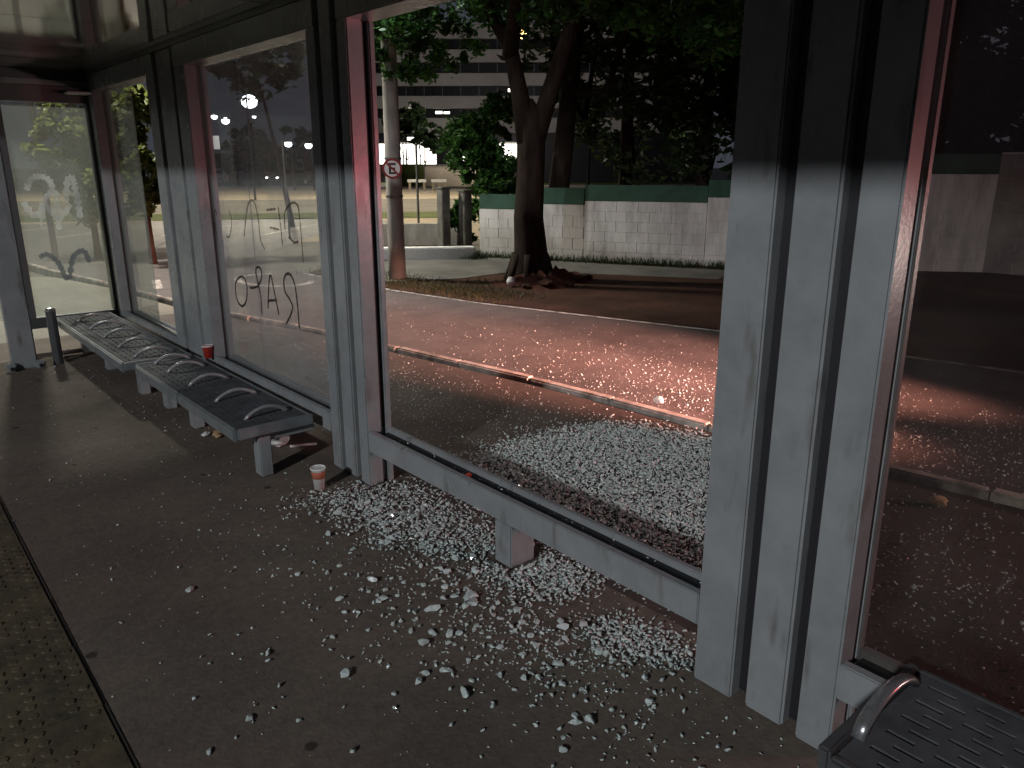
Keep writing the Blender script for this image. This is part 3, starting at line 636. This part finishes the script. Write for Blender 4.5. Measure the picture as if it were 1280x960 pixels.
# weeds: grass tufts along the wall foot and the far road edge
def tufts(name, pts, n, h, m, seed, sp=.12):
    r = np.random.default_rng(seed); P = np.array(pts); k = r.integers(0,len(P),n); base = P[k]+np.c_[r.normal(size=(n,2))*sp, np.zeros(n)]
    w = r.uniform(0,6.28,n); hh = h*r.uniform(.3,1.2,n); l = r.normal(size=(n,2))*.5*hh[:,None]; d = np.c_[np.cos(w),np.sin(w),np.zeros(n)]*.007
    v = np.empty((n,4,3)); v[:,0] = base-d; v[:,1] = base+d; v[:,2] = base+d*.3+np.c_[l,hh]; v[:,3] = base-d*.3+np.c_[l,hh]
    me = bpy.data.meshes.new(name); me.from_pydata(v.reshape(-1,3).tolist(), [], np.arange(n*4).reshape(n,4).tolist()); me.materials.append(M[m])
    o = bpy.data.objects.new(name, me); C.objects.link(o); return stuff(o)
pw = [(A0[0]+(B0[0]-A0[0])*k/30-.12, A0[1]+(B0[1]-A0[1])*k/30-.10, -.04) for k in range(31)]+[(8.9,11.9,-.04),(8.6,12.2,-.04),(9.0,11.6,-.04)]*4
o = tufts('weeds', pw, 2600, .13, 'leaf_dark', 5); o['label'] = 'weeds growing along the foot of the white wall'; o['category'] = 'weeds'
pg = [(x+.25+.25*j,y,-.055) for (x,y) in along(FAR[5:8],.18) for j in range(3)]+[(7.35,9.0,-.05),(7.2,9.2,-.05),(7.5,8.7,-.05)]*2
o = tufts('grass', pg, 4200, .045, 'dry', 6, .18); o['label'] = 'tufts of grass on the verge at the edge of the road'; o['category'] = 'grass'
# ------------------------------------------------------------------ far lamps
def street_lamp(x, y, h, label, s=.35, m='lampw', power=0, col=(.95,.97,1), arm=.8, group='lit lamps in the distance'):
    l = thing('street_lamp',(x,y,-.07),label,'street lamp',group)
    MB().tube([(x,y,-.07),(x,y,h*.5),(x,y,h)],[.06,.045,.03],8).build('pole','black',l)
    MB().tube([(x,y,h-.05),(x-arm*.4,y-arm*.5,h+.12),(x-arm*.62,y-arm*.78,h+.14)],.035,6).build('arm','metal_pole',l)
    c = (x-arm*.7,y-arm*.9,h+.1)
    g = MB().box(c[0]-s,c[0]+s,c[1]-s*.7,c[1]+s*.7,h+.10,h+.20).build('lamp_head','metal_pole',l,bevel=.03)
    MB().sphere((c[0],c[1],h-.02),s*.75,12,8,.8).build('bulb',m,g,smooth=True)
    if power: light('lamp_light','SPOT',(c[0],c[1],h-.28*s-.3),power,col,l,.3,aim=(c[0],c[1],0),angle=R(136),blend=.35)
    return l
street_lamp(27.2,64.5,6.7,'brightest white floodlight, high in the middle of the graffiti glass',.85)
street_lamp(31.6,84.3,6.6,'small white lamp left of the brightest floodlight, upper of a pair',.42)
street_lamp(29.0,74.6,5.7,'white lamp left below the brightest floodlight, lower of a pair',.48)
street_lamp(30.0,84.8,4.9,'white lamp just above the lit billboard',.42)
street_lamp(40.9,102,5.5,'small white lamp below the brightest floodlight',.40)
street_lamp(50.8,119.7,8.9,'dim white lamp right below the brightest floodlight',.40)
street_lamp(25.6,54.5,3.2,'left of the two glaring white floodlights beside the grey post',.34)
street_lamp(26.9,54.0,3.1,'right of the two glaring white floodlights beside the grey post',.34)
street_lamp(16.6,57.6,5.0,'white lamp in the dark gap right of the milky pane, upper one',.30)
street_lamp(15.9,57.8,3.25,'white lamp in the dark gap right of the milky pane, lower one by the leaves',.38)
x,y = at(40.9,44); street_lamp(x,y,8.35,'warm yellow lamp glinting through the top of the forked tree',.6,'lampwarm',P_LOT*.45,(1,.85,.6))
x,y = at(30.4,30.5); street_lamp(x,y,8.6,'added tall lamp to light the car park, above the sign pole, hidden by leaves',.3,'lampw',P_LOT*.75,(1,.86,.62))  # unseen lamp added to light the car park
x,y = at(10,17.5); street_lamp(x,y,7.4,'added tall lamp to brighten the paving at the left, hidden by the shelter roof',.3,'lampw',P_LOT*.8,(1,.95,.82))  # unseen lamp added to brighten the ground past the end wall
x,y = at(22.5,44); street_lamp(x,y,13,'added mast lamp to brighten the far pavement, hidden by the roof beam',.3,'lampw',P_LOT*3.2,(1,.88,.68))  # added mast, placed out of sight to light the far pavement
x,y = at(38.7,62); fl_ = street_lamp(x,y,4.6,'white floodlight above the bush, aimed at the office building',.28,'lampw')
light('facade_flood_light','SPOT',(x+.6,y+.6,4.7),5500,(1,.93,.88),None,.3,aim=(57,70,10),angle=R(105),blend=.6)
x,y = at(52.5,21); street_lamp(x,y,3.1,'small lamp behind the white wall, lighting a few leaves',.10,'lampw',60,(.95,1,.85),arm=.3)

# ------------------------------------------------------------------ far buildings
bc = Vector((57.0,70.0,0)); bu = Vector((.75,-.66,0)).normalized(); bn = Vector((-bu.y*-1,bu.x*-1,0)); bn = Vector((-.66,-.75,0)).normalized()
ob = thing('office_building',(bc.x,bc.y,0),'large office building with pale horizontal bands and dark window strips','building')
def bbox(name, u0,u1,d0,d1,z0,z1,m,par=ob,bevel=0):
    c = bc+bu*((u0+u1)/2)-bn*((d0+d1)/2)
    return MB().obox(c,(bu.x,bu.y),(bn.x,bn.y),(u1-u0)/2,(d1-d0)/2,z0,z1).build(name,m,par,bevel)
U0,U1 = -17,24
bbox('core',U0,U1,.9,14,-.07,16.4,'bldg_dark')
for z0,z1 in ((5.3,6.75),(7.85,9.05),(10.2,11.4),(12.6,13.8),(15.0,16.4)):
    bd = bbox('facade_band',U0-.2,U1+.2,0,.88,z0,z1,'bldg')
    bbox('coping',U0-.25,U1+.25,-.06,.5,z1+.01,z1+.09,'bldg',bd)
lit = {(0,2):'winlit',(0,5):'winlit',(1,7):'shop',(2,7):'shop',(1,3):'winlit'}
for fi,(z0,z1) in enumerate(((6.76,7.84),(9.06,10.19),(11.41,12.59),(13.81,14.99))):
    for k in range(20):
        u = U0+.3+k*2.03
        w = bbox('window',u,u+1.9,.60,.70,z0,z1,'bldg_dark')
        bbox('mullion',u+.92,u+.98,.54,.599,z0,z1,'metal_pole',w)
        if (fi,k) in ((0,5),(0,9),(1,9)):
            bbox('lit_pane',u+.1,u+.86,.56,.598,z0+.55,z1-.25,'shop',w); bbox('lit_pane',u+1.04,u+1.7,.56,.598,z0+.55,z1-.3,'shop',w)
# ground floor: lit shop front with columns
for k in range(11):
    u = U0+1.2+k*1.9
    if u > 3: break
    g = bbox('shop_window',u,u+1.75,.3,.4,1.9,4.1,'shop' if k not in (5,) else 'bldg_dark')
    bbox('column',u+1.76,u+1.88,.2,.7,-.07,4.6,'metal_pole')
    bbox('sill',u,u+1.75,.25,.45,-.07,1.88,'bldg',g)
bbox('canopy',U0+6,3.4,-2.2,.2,4.2,4.4,'bldg_dark')
for k,u in enumerate((-9.4,-4.6)):
    bbox('canopy_lamp',u,u+1.6,-1.6,-.6,4.42,4.75,'shop')
light('shop_front_light','AREA',bc+bn*2.8-bu*7+Vector((0,0,3.6)),2600,(1,.93,.82),ob,5,aim=bc+bn*30-bu*9+Vector((0,0,0)))
for u0,u1,zz in ((-12.2,-10.5,4.75),(-7.6,-6.0,4.7)):
    bbox('lit_pane',u0,u1,.75,.86,zz,zz+.5,'winlit')
def plain_wall(label, b0, b1, D, z1, m):
    p, q = at(b0,D), at(b1,D); L = math.hypot(q[0]-p[0],q[1]-p[1]); a = ((q[0]-p[0])/L,(q[1]-p[1])/L)
    w = thing('boundary_wall',(p[0],p[1],-.07),label,'wall')
    MB().obox(((p[0]+q[0])/2,(p[1]+q[1])/2,0),a,(-a[1],a[0]),L/2,.15,-.07,z1).build('panel',m,w,bevel=.02)
    MB().obox(((p[0]+q[0])/2,(p[1]+q[1])/2,0),a,(-a[1],a[0]),L/2,.2,z1+.002,z1+.1).build('coping',m,w,bevel=.02)
plain_wall('far green hedge coloured wall below the lit shop front',31.5,34.2,72,1.75,'grass')
plain_wall('far tan wall below the lit shop front',34.25,38.5,72,1.55,'tan')
for k,(b0,b1) in enumerate(((33.0,34.35),(34.7,35.8))):
    p,q = at(b0,60),at(b1,60); L = math.hypot(q[0]-p[0],q[1]-p[1]); a = ((q[0]-p[0])/L,(q[1]-p[1])/L)
    br = thing('road_barrier',(p[0],p[1],-.07),('left' if k==0 else 'right')+' of two low white road barriers in front of the far wall','barrier','road barriers')
    MB().obox(((p[0]+q[0])/2,(p[1]+q[1])/2,0),a,(-a[1],a[0]),L/2,.12,.50,.72).build('rail','white',br,bevel=.03)
    for s in (.12,.5,.88):
        MB().obox((p[0]+(q[0]-p[0])*s,p[1]+(q[1]-p[1])*s,0),a,(-a[1],a[0]),.09,.1,-.07,.499).build('leg','tan',br)
# lit billboard and a row of small houses far left
x,y = at(19.9,80); bb = thing('billboard',(x,y,-.07),'lit white billboard on a post, far away beside the grey post','billboard')
a = (math.cos(R(19.9)),-math.sin(R(19.9)))
MB().obox((x,y,0),a,(a[1],-a[0]),.9,.12,3.2,4.4).build('board',lamp_mat('lit_billboard',(1,.98,.92),.55),bb)
MB().obox((x,y,0),a,(a[1],-a[0]),.95,.16,3.08,3.19).build('frame','metal_pole',bb)
MB().tube([(x,y,-.07),(x,y,3.07)],.12,8).build('post','pole',bb)
def house(b, D, w, d, h, label, m='bldg', nw=4, lit=()):
    x,y = at(b,D); r = (math.cos(R(b)),-math.sin(R(b))); f_ = (math.sin(R(b)),math.cos(R(b))); hs = thing('house',(x,y,-.07),label,'house','far low houses')
    def bx(n_,u0,u1,d0,d1,z0,z1,mm,par=hs):
        return MB().obox((x+r[0]*(u0+u1)/2+f_[0]*(d0+d1)/2,y+r[1]*(u0+u1)/2+f_[1]*(d0+d1)/2,0),r,f_,(u1-u0)/2,(d1-d0)/2,z0,z1).build(n_,mm,par)
    bx('wall',-w/2,w/2,0,d,-.07,h,m); rf_ = bx('roof',-w/2-.3,w/2+.3,-.3,d+.3,h+.01,h+.25,'pole')
    bx('chimney',w*.2,w*.2+.5,d*.5,d*.5+.5,h+.26,h+.9,m,rf_)
    for k in range(nw):
        u = -w/2+w*(k+.5)/nw; wd = bx('window',u-.45,u+.45,-.06,-.002,h*.35,h*.75,'winlit' if k in lit else 'bldg_dark'); bx('sill',u-.55,u+.55,-.14,-.002,h*.35-.1,h*.35-.005,'white',wd)
    bx('door',w*.5/nw-w/2+.7,w*.5/nw-w/2+1.5,-.05,-.002,-.07,h*.62,'wood')
house(20.6,112,11,8,3.1,'far low pale house below the billboard','plaster',4)
house(23.6,108,10,8,2.8,'far low pale house in the middle of the graffiti glass','bldg',5,(4,))
house(26.7,104,8,8,3.3,'far white building behind the twin floodlights','white',4,(2,))

# ------------------------------------------------------------------ cars
def car(loc, rz, label, paint, tail=False):
    t = thing('car',loc,label,'car','cars',rz)
    def B(n_, m_, mm, par=t, bev=0, sm=False): return m_.build(n_, mm, par, bev, sm, local=True)
    # profile along X (front at +X), half width in Y
    low = [(-2.1,.35),(-2.15,.75),(-2.05,.98),(-1.2,1.02),(.95,1.0),(1.75,.88),(2.12,.68),(2.12,.35)]
    m = MB(); n = len(low); vs = []
    for yv,k in ((-.88,1),(-.84,1.0),(.84,1.0),(.88,1)): vs += [(x_,yv,z_ if abs(yv) > .86 else z_+.012) for x_,z_ in low]
    fs = [tuple(range(n-1,-1,-1)), tuple(3*n+i for i in range(n))]
    for l in range(3): fs += [(l*n+i,l*n+(i+1)%n,(l+1)*n+(i+1)%n,(l+1)*n+i) for i in range(n)]
    m.add(vs, fs); B('body', m, paint, bev=.02)
    top = [(-1.95,1.0),(-1.55,1.50),(.1,1.54),(.95,1.0)]
    m = MB(); vs = [(x_,-.80 if z_ < 1.2 else -.66,z_) for x_,z_ in top]+[(x_,.80 if z_ < 1.2 else .66,z_) for x_,z_ in top]
    m.add(vs, [(3,2,1,0),(4,5,6,7),(0,1,5,4),(1,2,6,5),(2,3,7,6),(3,0,4,7)]); B('cabin', m, paint, bev=.03)
    for s in (-1,1):
        for (a_,b_,c_,d_) in (((-1.72,1.06),(-1.50,1.42),(-.72,1.45),(-.72,1.06)),((-.62,1.06),(-.62,1.45),(.06,1.46),(.70,1.06))):
            q = [a_,b_,c_,d_]; y_ = lambda z_: s*(.80-(z_-1.0)/.5*.14+.012)
            mm = MB().add([(x_,y_(z_),z_) for x_,z_ in q]+[(x_,y_(z_)-s*.03,z_) for x_,z_ in q],[(0,1,2,3),(7,6,5,4)]+[(i,4+i,4+(i+1)%4,(i+1)%4) for i in range(4)]); B('window', mm, 'carglass')
    for x0,x1,n_ in ((.98,.16,'windscreen'),(-1.97,-1.62,'rear_window')):
        k = .012 if x0 > 0 else -.012
        B(n_, MB().add([(x0+k,-.72,1.04),(x0+k,.72,1.04),(x1+k,.62,1.47),(x1+k,-.62,1.47),(x0-k,-.72,1.04),(x0-k,.72,1.04),(x1-k,.62,1.47),(x1-k,-.62,1.47)],[(0,1,2,3),(7,6,5,4),(0,4,5,1),(1,5,6,2),(2,6,7,3),(3,7,4,0)]), 'carglass')
    for x_ in (-1.32,1.32):
        for s in (-1,1):
            w = B('wheel', MB().tube([(x_,s*.70,.32),(x_,s*.90,.32)],.32,18), 'rubber'); B('rim', MB().tube([(x_,s*.88,.32),(x_,s*.91,.32)],.20,10), 'steel', w)
    for s in (-1,1):
        B('headlight', MB().box(2.02,2.13,s*.68-.14,s*.68+.14,.62,.76), 'lampw' if not tail else 'white', bev=.02)
        B('tail_light', MB().box(-2.10,-1.98,s*.74-.07,s*.74+.07,1.0,1.24) if tail else MB().box(-2.19,-2.10,s*.70-.13,s*.70+.13,.72,.92), 'tail' if tail else 'red', bev=.02)
        B('mirror', MB().box(.52,.68,s*.93-.08,s*.93+.08,1.02,1.14), paint, bev=.03)
    B('bumper', MB().box(-2.24,-2.152,-.82,.82,.36,.58), 'black', bev=.03); B('bumper', MB().box(2.122,2.2,-.82,.82,.30,.52), 'black', bev=.03)
    if tail: B('brake_light', MB().box(-1.80,-1.72,-.22,.22,1.515,1.55), 'tail')
    return t
car((33.5,72.5,-.07),R(200),'dark estate car parked far away, seen through the graffiti glass','car_dark')
car((27.5,78,-.07),R(160),'far silver car parked in front of the low houses','car_silver')
# the braking car just outside the right edge; its tail lamps light the road red
bcx, bcy = 5.95, -4.25
bcar = car((bcx,bcy,-.066),R(-90),'tall silver car with its brake lights on, standing on the road beyond the right edge','car_silver',True)
bcar.scale = (1,1,1.3)
for s in (-.74,.74):
    light('tail_lamp_light','SPOT',(bcx+s,bcy+2.20,1.42),P_TAIL,(1,.42,.32),None,.10,aim=(5.0+s*.7,5.0,.0),angle=R(22),blend=1.)
light('brake_lamp_light','SPOT',(bcx-.74,bcy+2.22,1.48),P_BRAKE,(1,.08,.16),None,.08,aim=(1.9,3.0,2.0),angle=R(64),blend=.8)
light('post_fill_light','SPOT',(bcx+.5,bcy+2.25,1.0),P_POST_FILL*1.6,(1,.84,.79),None,.10,aim=(3.0,3.0,.5),angle=R(84),blend=1.)  # whitish fill added for the post faces; the car has no such lamp
# the street lamp behind the photographer, the main light on the shelter
kl = street_lamp(-14.2,-2.8,7.6,'street lamp across the bus lane behind the shelter, out of the frame',.3,'lampw')
light('street_lamp_light','SPOT',(-13.6,-3.3,7.35),P_KEY,(.95,.975,1),None,.3,aim=(-.3,3.1,0),angle=R(39),blend=.4)

# ------------------------------------------------------------------ litter
def cup(x, y, z, r0, r1, h, label, body, band=None, tilt=(0,0)):
    c = thing('paper_cup',(x,y,z),label,'cup'); c.rotation_euler = (tilt[0],tilt[1],0)
    MB().lathe((0,0,0),[(r0,0),(r1,h),(r1+.003,h+.002),(r1-.003,h+.001),(r1-.006,h-.004),(r0,.006)],20).build('body',body,c,smooth=True,local=True)
    MB().lathe((0,0,h-.001),[(r1+.001,0),(r1+.0045,.002),(r1+.0045,.006),(r1+.001,.008),(r1-.002,.004)],20).build('rim','white',c,local=True)
    if band:
        f_ = lambda z_: r0+(r1-r0)*z_/h+.0012
        MB().lathe((0,0,0),[(f_(h*.55),h*.55),(f_(h*.9),h*.9)],20).build('printed_band',band,c,smooth=True,local=True)
    return c
cup(1.68,3.545,0,.026,.037,.115,'white paper cup with salmon band standing on the floor by the broken glass','white','orange')
cup(1.862,5.60,.303,.026,.036,.085,'red plastic cup standing at the back edge of the bench','red')
def scrap(name, x, y, z, s, label, m, cat, seed, flat=.5):
    r = random.Random(seed); bm = bmesh.new(); bmesh.ops.create_icosphere(bm, subdivisions=2, radius=1)
    for v in bm.verts: v.co *= r.uniform(.65,1.1); v.co.x *= s[0]; v.co.y *= s[1]; v.co.z *= s[2]
    zmin = min(v.co.z for v in bm.verts)
    for v in bm.verts: v.co.z -= zmin
    me = bpy.data.meshes.new(name); bm.to_mesh(me); bm.free(); me.materials.append(M[m]); o = bpy.data.objects.new(name, me); C.objects.link(o); o.location = (x,y,z); o.rotation_euler = (0,0,r.uniform(0,6))
    return tag(o, label, cat)
scrap('crumpled_paper',1.57,4.71,0,(.05,.04,.025),'crumpled brown paper under the bench, left of the leg','brown','litter',1)
scrap('crumpled_paper',1.64,4.62,0,(.035,.03,.022),'crumpled white paper under the bench beside the brown one','white','litter',2)
scrap('crumpled_paper',1.52,4.78,0,(.03,.025,.015),'small white scrap under the bench, left of the brown paper','white','litter',12)
bt = thing('plastic_bag',(1.80,4.30,0),'white and lilac plastic bag lying under the end of the bench','bag')
b1 = scrap('bag_body',0,0,0,(.085,.055,.04),'','white','',3); b1.parent = bt
for k_ in ('label','category'): del b1[k_]
b2 = scrap('printed_patch',0,-.01,.035,(.035,.025,.022),'','purple','',4); b2.parent = bt
for k_ in ('label','category'): del b2[k_]
tag(MB().tube([(1.83,4.22,.012),(1.90,4.17,.02),(1.97,4.15,.014)],.008,6).build('drinking_straw','white'),'white drinking straw lying by the plastic bag under the bench','straw')
scrap('wrapper',1.955,2.60,.285,(.022,.03,.012),'small red wrapper lying on the low rail of the smashed panel','red','litter',5)
scrap('crumpled_paper',4.13,3.25,.045,(.045,.03,.03),'white crumpled paper ball on the kerb above the glass heap','white','litter',6)
scrap('stone',7.28,8.55,-.05,(.07,.06,.09),'pale stone leaning at the foot of the forked tree','white','stone',7)
scrap('stone',3.95,1.32,0,(.05,.04,.03),'beige pebble by the kerb at the right, behind the tinted glass','brown','stone',8)
for k,(x,y,s) in enumerate(((7.6,8.15,.14),(7.95,8.0,.10),(8.35,8.2,.13),(8.7,8.35,.09),(7.35,8.3,.08))):
    scrap('dirt_clod',x,y,-.05,(s,s*.8,s*.5),['reddish clod of dirt left of the forked tree roots','reddish clod of dirt in front of the forked tree','reddish clod of dirt right of the forked tree roots','small reddish clod farthest right of the forked tree','smallest reddish clod by the pale stone'][k],'dirt','clod',30+k)

# ------------------------------------------------------------------ shattered glass
def hull(seed, n, flat):
    r = np.random.default_rng(seed); p = r.normal(size=(n,3)); p /= np.linalg.norm(p,axis=1)[:,None]; p *= r.uniform(.75,1,(n,1)); p *= (1,r.uniform(.6,.95),flat)
    bm = bmesh.new(); vs = [bm.verts.new(q) for q in p]; res = bmesh.ops.convex_hull(bm, input=vs)
    dead = [g for g in res['geom_interior'] if isinstance(g, bmesh.types.BMVert)]+[g for g in res['geom_unused'] if isinstance(g, bmesh.types.BMVert)]
    bmesh.ops.delete(bm, geom=list(set(dead)), context='VERTS'); bmesh.ops.triangulate(bm, faces=bm.faces)
    bm.verts.ensure_lookup_table(); bm.verts.index_update()
    V = np.array([v.co[:] for v in bm.verts]); F = np.array([[v.index for v in f.verts] for f in bm.faces]); bm.free(); return V, F
crumbs = [hull(k,9,.62) for k in range(8)]+[hull(50+k,9,.3) for k in range(8)]; chunks = [hull(100+k,18,.5) for k in range(10)]
def gauss(n, cx_, cy_, sx_, sy_, rho=0):
    u = rng.normal(size=n); w = rng.normal(size=n); return np.c_[cx_+sx_*u, cy_+sy_*(rho*u+math.sqrt(1-rho*rho)*w)]
def road_x(y): return np.interp(y, [p[1] for p in NEAR], [p[0] for p in NEAR])
pts = []; sz = []
def put(P, s0, s1, cond=None, zpile=0):
    keep = cond(P)
    P = P[keep]; pts.append(np.c_[P, rng.uniform(0,1,len(P))*zpile]); sz.append(rng.uniform(0,1,len(P))**2*(s1-s0)+s0)
def poly_fill(n, poly, jit=.04):
    poly = np.array(poly); lo = poly.min(0); hi = poly.max(0); out = []
    while len(out) < n:
        q = rng.uniform(lo,hi,(n*2,2)); ins = np.zeros(len(q),bool); j = len(poly)-1
        for i in range(len(poly)):
            c_ = ((poly[i,1] > q[:,1]) != (poly[j,1] > q[:,1])) & (q[:,0] < (poly[j,0]-poly[i,0])*(q[:,1]-poly[i,1])/(poly[j,1]-poly[i,1]+1e-9)+poly[i,0]); ins ^= c_; j = i
        out += q[ins].tolist()
    return np.array(out[:n])+rng.normal(size=(n,2))*jit
inside = lambda P: (P[:,0] < 2.3) & (P[:,0] > .2) & ((P[:,0] < 1.88) | ((P[:,1] < 3.37) & (P[:,1] > 1.31) & ~((np.abs(P[:,1]-2.29) < .08) & (P[:,0] < 2.06))))
outside = lambda P: (P[:,0] > 2.09) & (P[:,0] < road_x(P[:,1])-.06)
onroad = lambda P: (P[:,0] > road_x(P[:,1])+.07) & (P[:,0] < np.interp(P[:,1],[p[1] for p in FAR],[p[0] for p in FAR])-.1)
# heap outside, behind the rail
OUTP = [(2.5,3.35),(3.0,3.4),(3.6,3.3),(3.95,2.7),(3.7,2.0),(2.75,1.5),(2.42,1.6),(2.42,2.3)]
put(poly_fill(23000,OUTP,.09), .0045,.015, outside, .012)
put(gauss(1600,2.95,2.5,.55,.75), .005,.012, outside)
put(gauss(1300,3.2,1.2,.5,.7), .005,.012, outside)
put(gauss(900,3.0,4.2,.6,1.0), .004,.009, outside)
# heap inside
put(poly_fill(3000,[(1.45,3.45),(1.6,3.28),(1.62,2.75),(1.78,2.38),(2.06,2.38),(2.1,3.3),(1.86,3.45)],.06), .006,.014, inside, .012)
put(poly_fill(1300,[(1.76,2.3),(1.88,1.95),(2.12,1.9),(2.12,2.25),(1.95,2.35)],.05), .006,.016, inside, .008)
put(poly_fill(700,[(1.75,1.6),(1.89,1.32),(2.02,1.35),(2.0,1.65),(1.85,1.72)],.04), .007,.016, inside, .01)
put(gauss(700,2.2,2.2,.16,.6), .005,.013, outside)
put(gauss(1500,2.8,5.3,.5,1.1), .004,.010, outside)
put(poly_fill(130,[(1.905,3.36),(2.04,3.36),(2.04,1.32),(1.905,1.32)],.0), .004,.008, lambda P: (P[:,0] > 1.94) & (P[:,0] < 2.015)); pts[-1][:,2] = .282
put(gauss(650,1.66,2.2,.22,.55), .004,.014, inside)
put(gauss(700,1.66,1.75,.17,.36), .005,.014, inside)
put(gauss(420,1.30,2.6,.38,.8), .004,.012, inside)
put(gauss(260,1.3,5.6,.45,1.4), .004,.010, inside)
put(np.c_[rng.uniform(.25,1.85,170), rng.uniform(1.2,6,170)], .003,.008, inside)
# scattered over the road
put(gauss(1900,4.75,2.95,.6,.9,-.3), .004,.011, onroad)
put(gauss(1300,5.1,3.6,.9,1.5,-.2), .004,.010, onroad)
put(gauss(500,5.3,2.0,.8,.9), .004,.010, onroad)
put(gauss(900,4.9,1.4,.5,.7), .004,.011, onroad)
put(gauss(260,4.8,6.5,.7,1.8), .004,.009, onroad)
PT = np.vstack(pts); SZ = np.concatenate(sz)
PT[:,2] += np.where((PT[:,0] > road_x(PT[:,1])+.05), -.066, 0)
def assemble(name, PT, SZ, shapes, m):
    order = rng.integers(0,len(shapes),len(PT)); VV = []; FF = []; base = 0
    for k,(V,F) in enumerate(shapes):
        i = np.where(order == k)[0]
        if not len(i): continue
        w = rng.uniform(0,6.28,len(i)); tx = rng.normal(size=len(i))*.35; ty = rng.normal(size=len(i))*.35
        X = V[None]*SZ[i][:,None,None]*rng.uniform(.7,1.3,(len(i),1,1))
        x = X[...,0]*np.cos(w)[:,None]-X[...,1]*np.sin(w)[:,None]; y = X[...,0]*np.sin(w)[:,None]+X[...,1]*np.cos(w)[:,None]
        z = X[...,2]+x*np.sin(tx)[:,None]+y*np.sin(ty)[:,None]
        z = z-z.min(1)[:,None]+PT[i,2][:,None]
        G = np.stack([x+PT[i,0][:,None], y+PT[i,1][:,None], z],-1)
        VV.append(G.reshape(-1,3)); FF.append((F[None]+(np.arange(len(i))*len(V))[:,None,None]+base).reshape(-1,3)); base += len(i)*len(V)
    V = np.vstack(VV); F = np.vstack(FF); me = bpy.data.meshes.new(name)
    me.vertices.add(len(V)); me.vertices.foreach_set('co', V.ravel()); me.loops.add(F.size); me.loops.foreach_set('vertex_index', F.ravel().astype(np.int32))
    me.polygons.add(len(F)); me.polygons.foreach_set('loop_start', np.arange(0,F.size,3,dtype=np.int32)); me.polygons.foreach_set('loop_total', np.full(len(F),3,np.int32))
    me.update(calc_edges=True); me.materials.append(M[m]); o = bpy.data.objects.new(name, me); C.objects.link(o); return o
cr = stuff(assemble('glass_crumbs', PT, SZ, crumbs, 'crumb'))
cr['label'] = 'thousands of small crumbs of shattered safety glass on floor, pavement and road'; cr['category'] = 'broken glass'
cme = []
for k,(V,F) in enumerate(chunks):
    me = bpy.data.meshes.new('glass_chunk'); me.from_pydata(V.tolist(),[],F.tolist()); me.materials.append(M['crumb']); cme.append((me, -V[:,2].min()))
def chunk(x, y, s, z=0, label=None, k=None, group='chunks of shattered glass inside the shelter', rz=None, flat=1., el=1.):
    me, zm = cme[random.randrange(10) if k is None else k]
    o = bpy.data.objects.new('glass_chunk', me); C.objects.link(o); o.scale = (s*el,s,s*flat); o.rotation_euler = (random.uniform(-.1,.1),random.uniform(-.1,.1),random.uniform(0,6.28) if rz is None else rz)
    o.location = (x,y,z+zm*s*flat-.001)
    return tag(o, label or 'small pale chunk of shattered glass lying on the shelter floor', 'glass chunk', group)
for x,y,s,el,l in ((1.629,2.166,.034,1.15,'largest rounded chunk of pale glass on the shelter floor, standing clear of the heap'),
                (1.466,2.192,.026,1.5,'long flat chunk of pale glass just left of the largest rounded chunk'),
                (1.478,1.369,.030,1.1,'upright bluish chunk of glass near the bottom middle of the photo'),
                (1.445,1.385,.022,1.2,'chunk of pale glass touching the bluish one near the bottom middle'),
                (1.62,2.78,.026,1.7,'long chunk of glass at the left edge of the inner heap'),
                (1.232,2.49,.020,1.2,'lone chunk of glass on the floor left of the inner heap'),
                (1.266,1.718,.023,1.5,'oblong chunk of glass alone on the open floor at bottom centre'),
                (.868,2.337,.017,1.2,'lone round chunk of glass far out on the open floor'),
                (.855,2.30,.012,1.3,'small chunk just in front of the lone round chunk on the open floor'),
                (.543,1.999,.016,1.2,'chunk of glass by the tactile strip at the bottom left'),
                (.80,1.95,.011,1.,'small chunk of glass alone between the tactile strip and the bottom of the photo')):
    chunk(x,y,s,0,l,el=el,group='single glass chunks')
n = 0
Q = np.vstack([gauss(400,1.62,1.95,.20,.50), gauss(160,1.42,2.1,.30,.6), poly_fill(240,[(1.55,3.2),(1.8,2.4),(1.87,1.45),(1.89,3.2)],.03)])
rng.shuffle(Q)
for x,y in Q:
    if .3 < x < 1.875 and 1.25 < y < 3.5 and n < 219:
        lb, gp_ = (('pale chunk of shattered glass in the heap between the paper cup and the stub leg','glass chunks in the heap by the cup') if y > 2.5 and x > 1.4 else ('pale chunk of shattered glass lying around the short stub leg of the low rail','glass chunks around the stub leg') if y > 1.95 and x > 1.6 else ('pale chunk of shattered glass at the foot of the thick grey posts','glass chunks by the thick posts') if x > 1.68 and y < 1.75 else ('pale chunk of shattered glass scattered on the open floor in front of the low rail','glass chunks on the open floor'))
        chunk(x,y,random.choice((.009,.011,.012,.013,.015,.018,.022,.027)),.004 if x > 1.75 else 0,lb,group=gp_); n += 1
n = 0
for x,y in poly_fill(160,OUTP,.05):
    if 2.1 < x < road_x(y)-.1 and n < 70:
        chunk(x,y,random.uniform(.012,.022),.006,'pale flat chunk of shattered glass in the heap outside, behind the low rail',group='chunks of shattered glass outside',flat=.6,el=1.5); n += 1
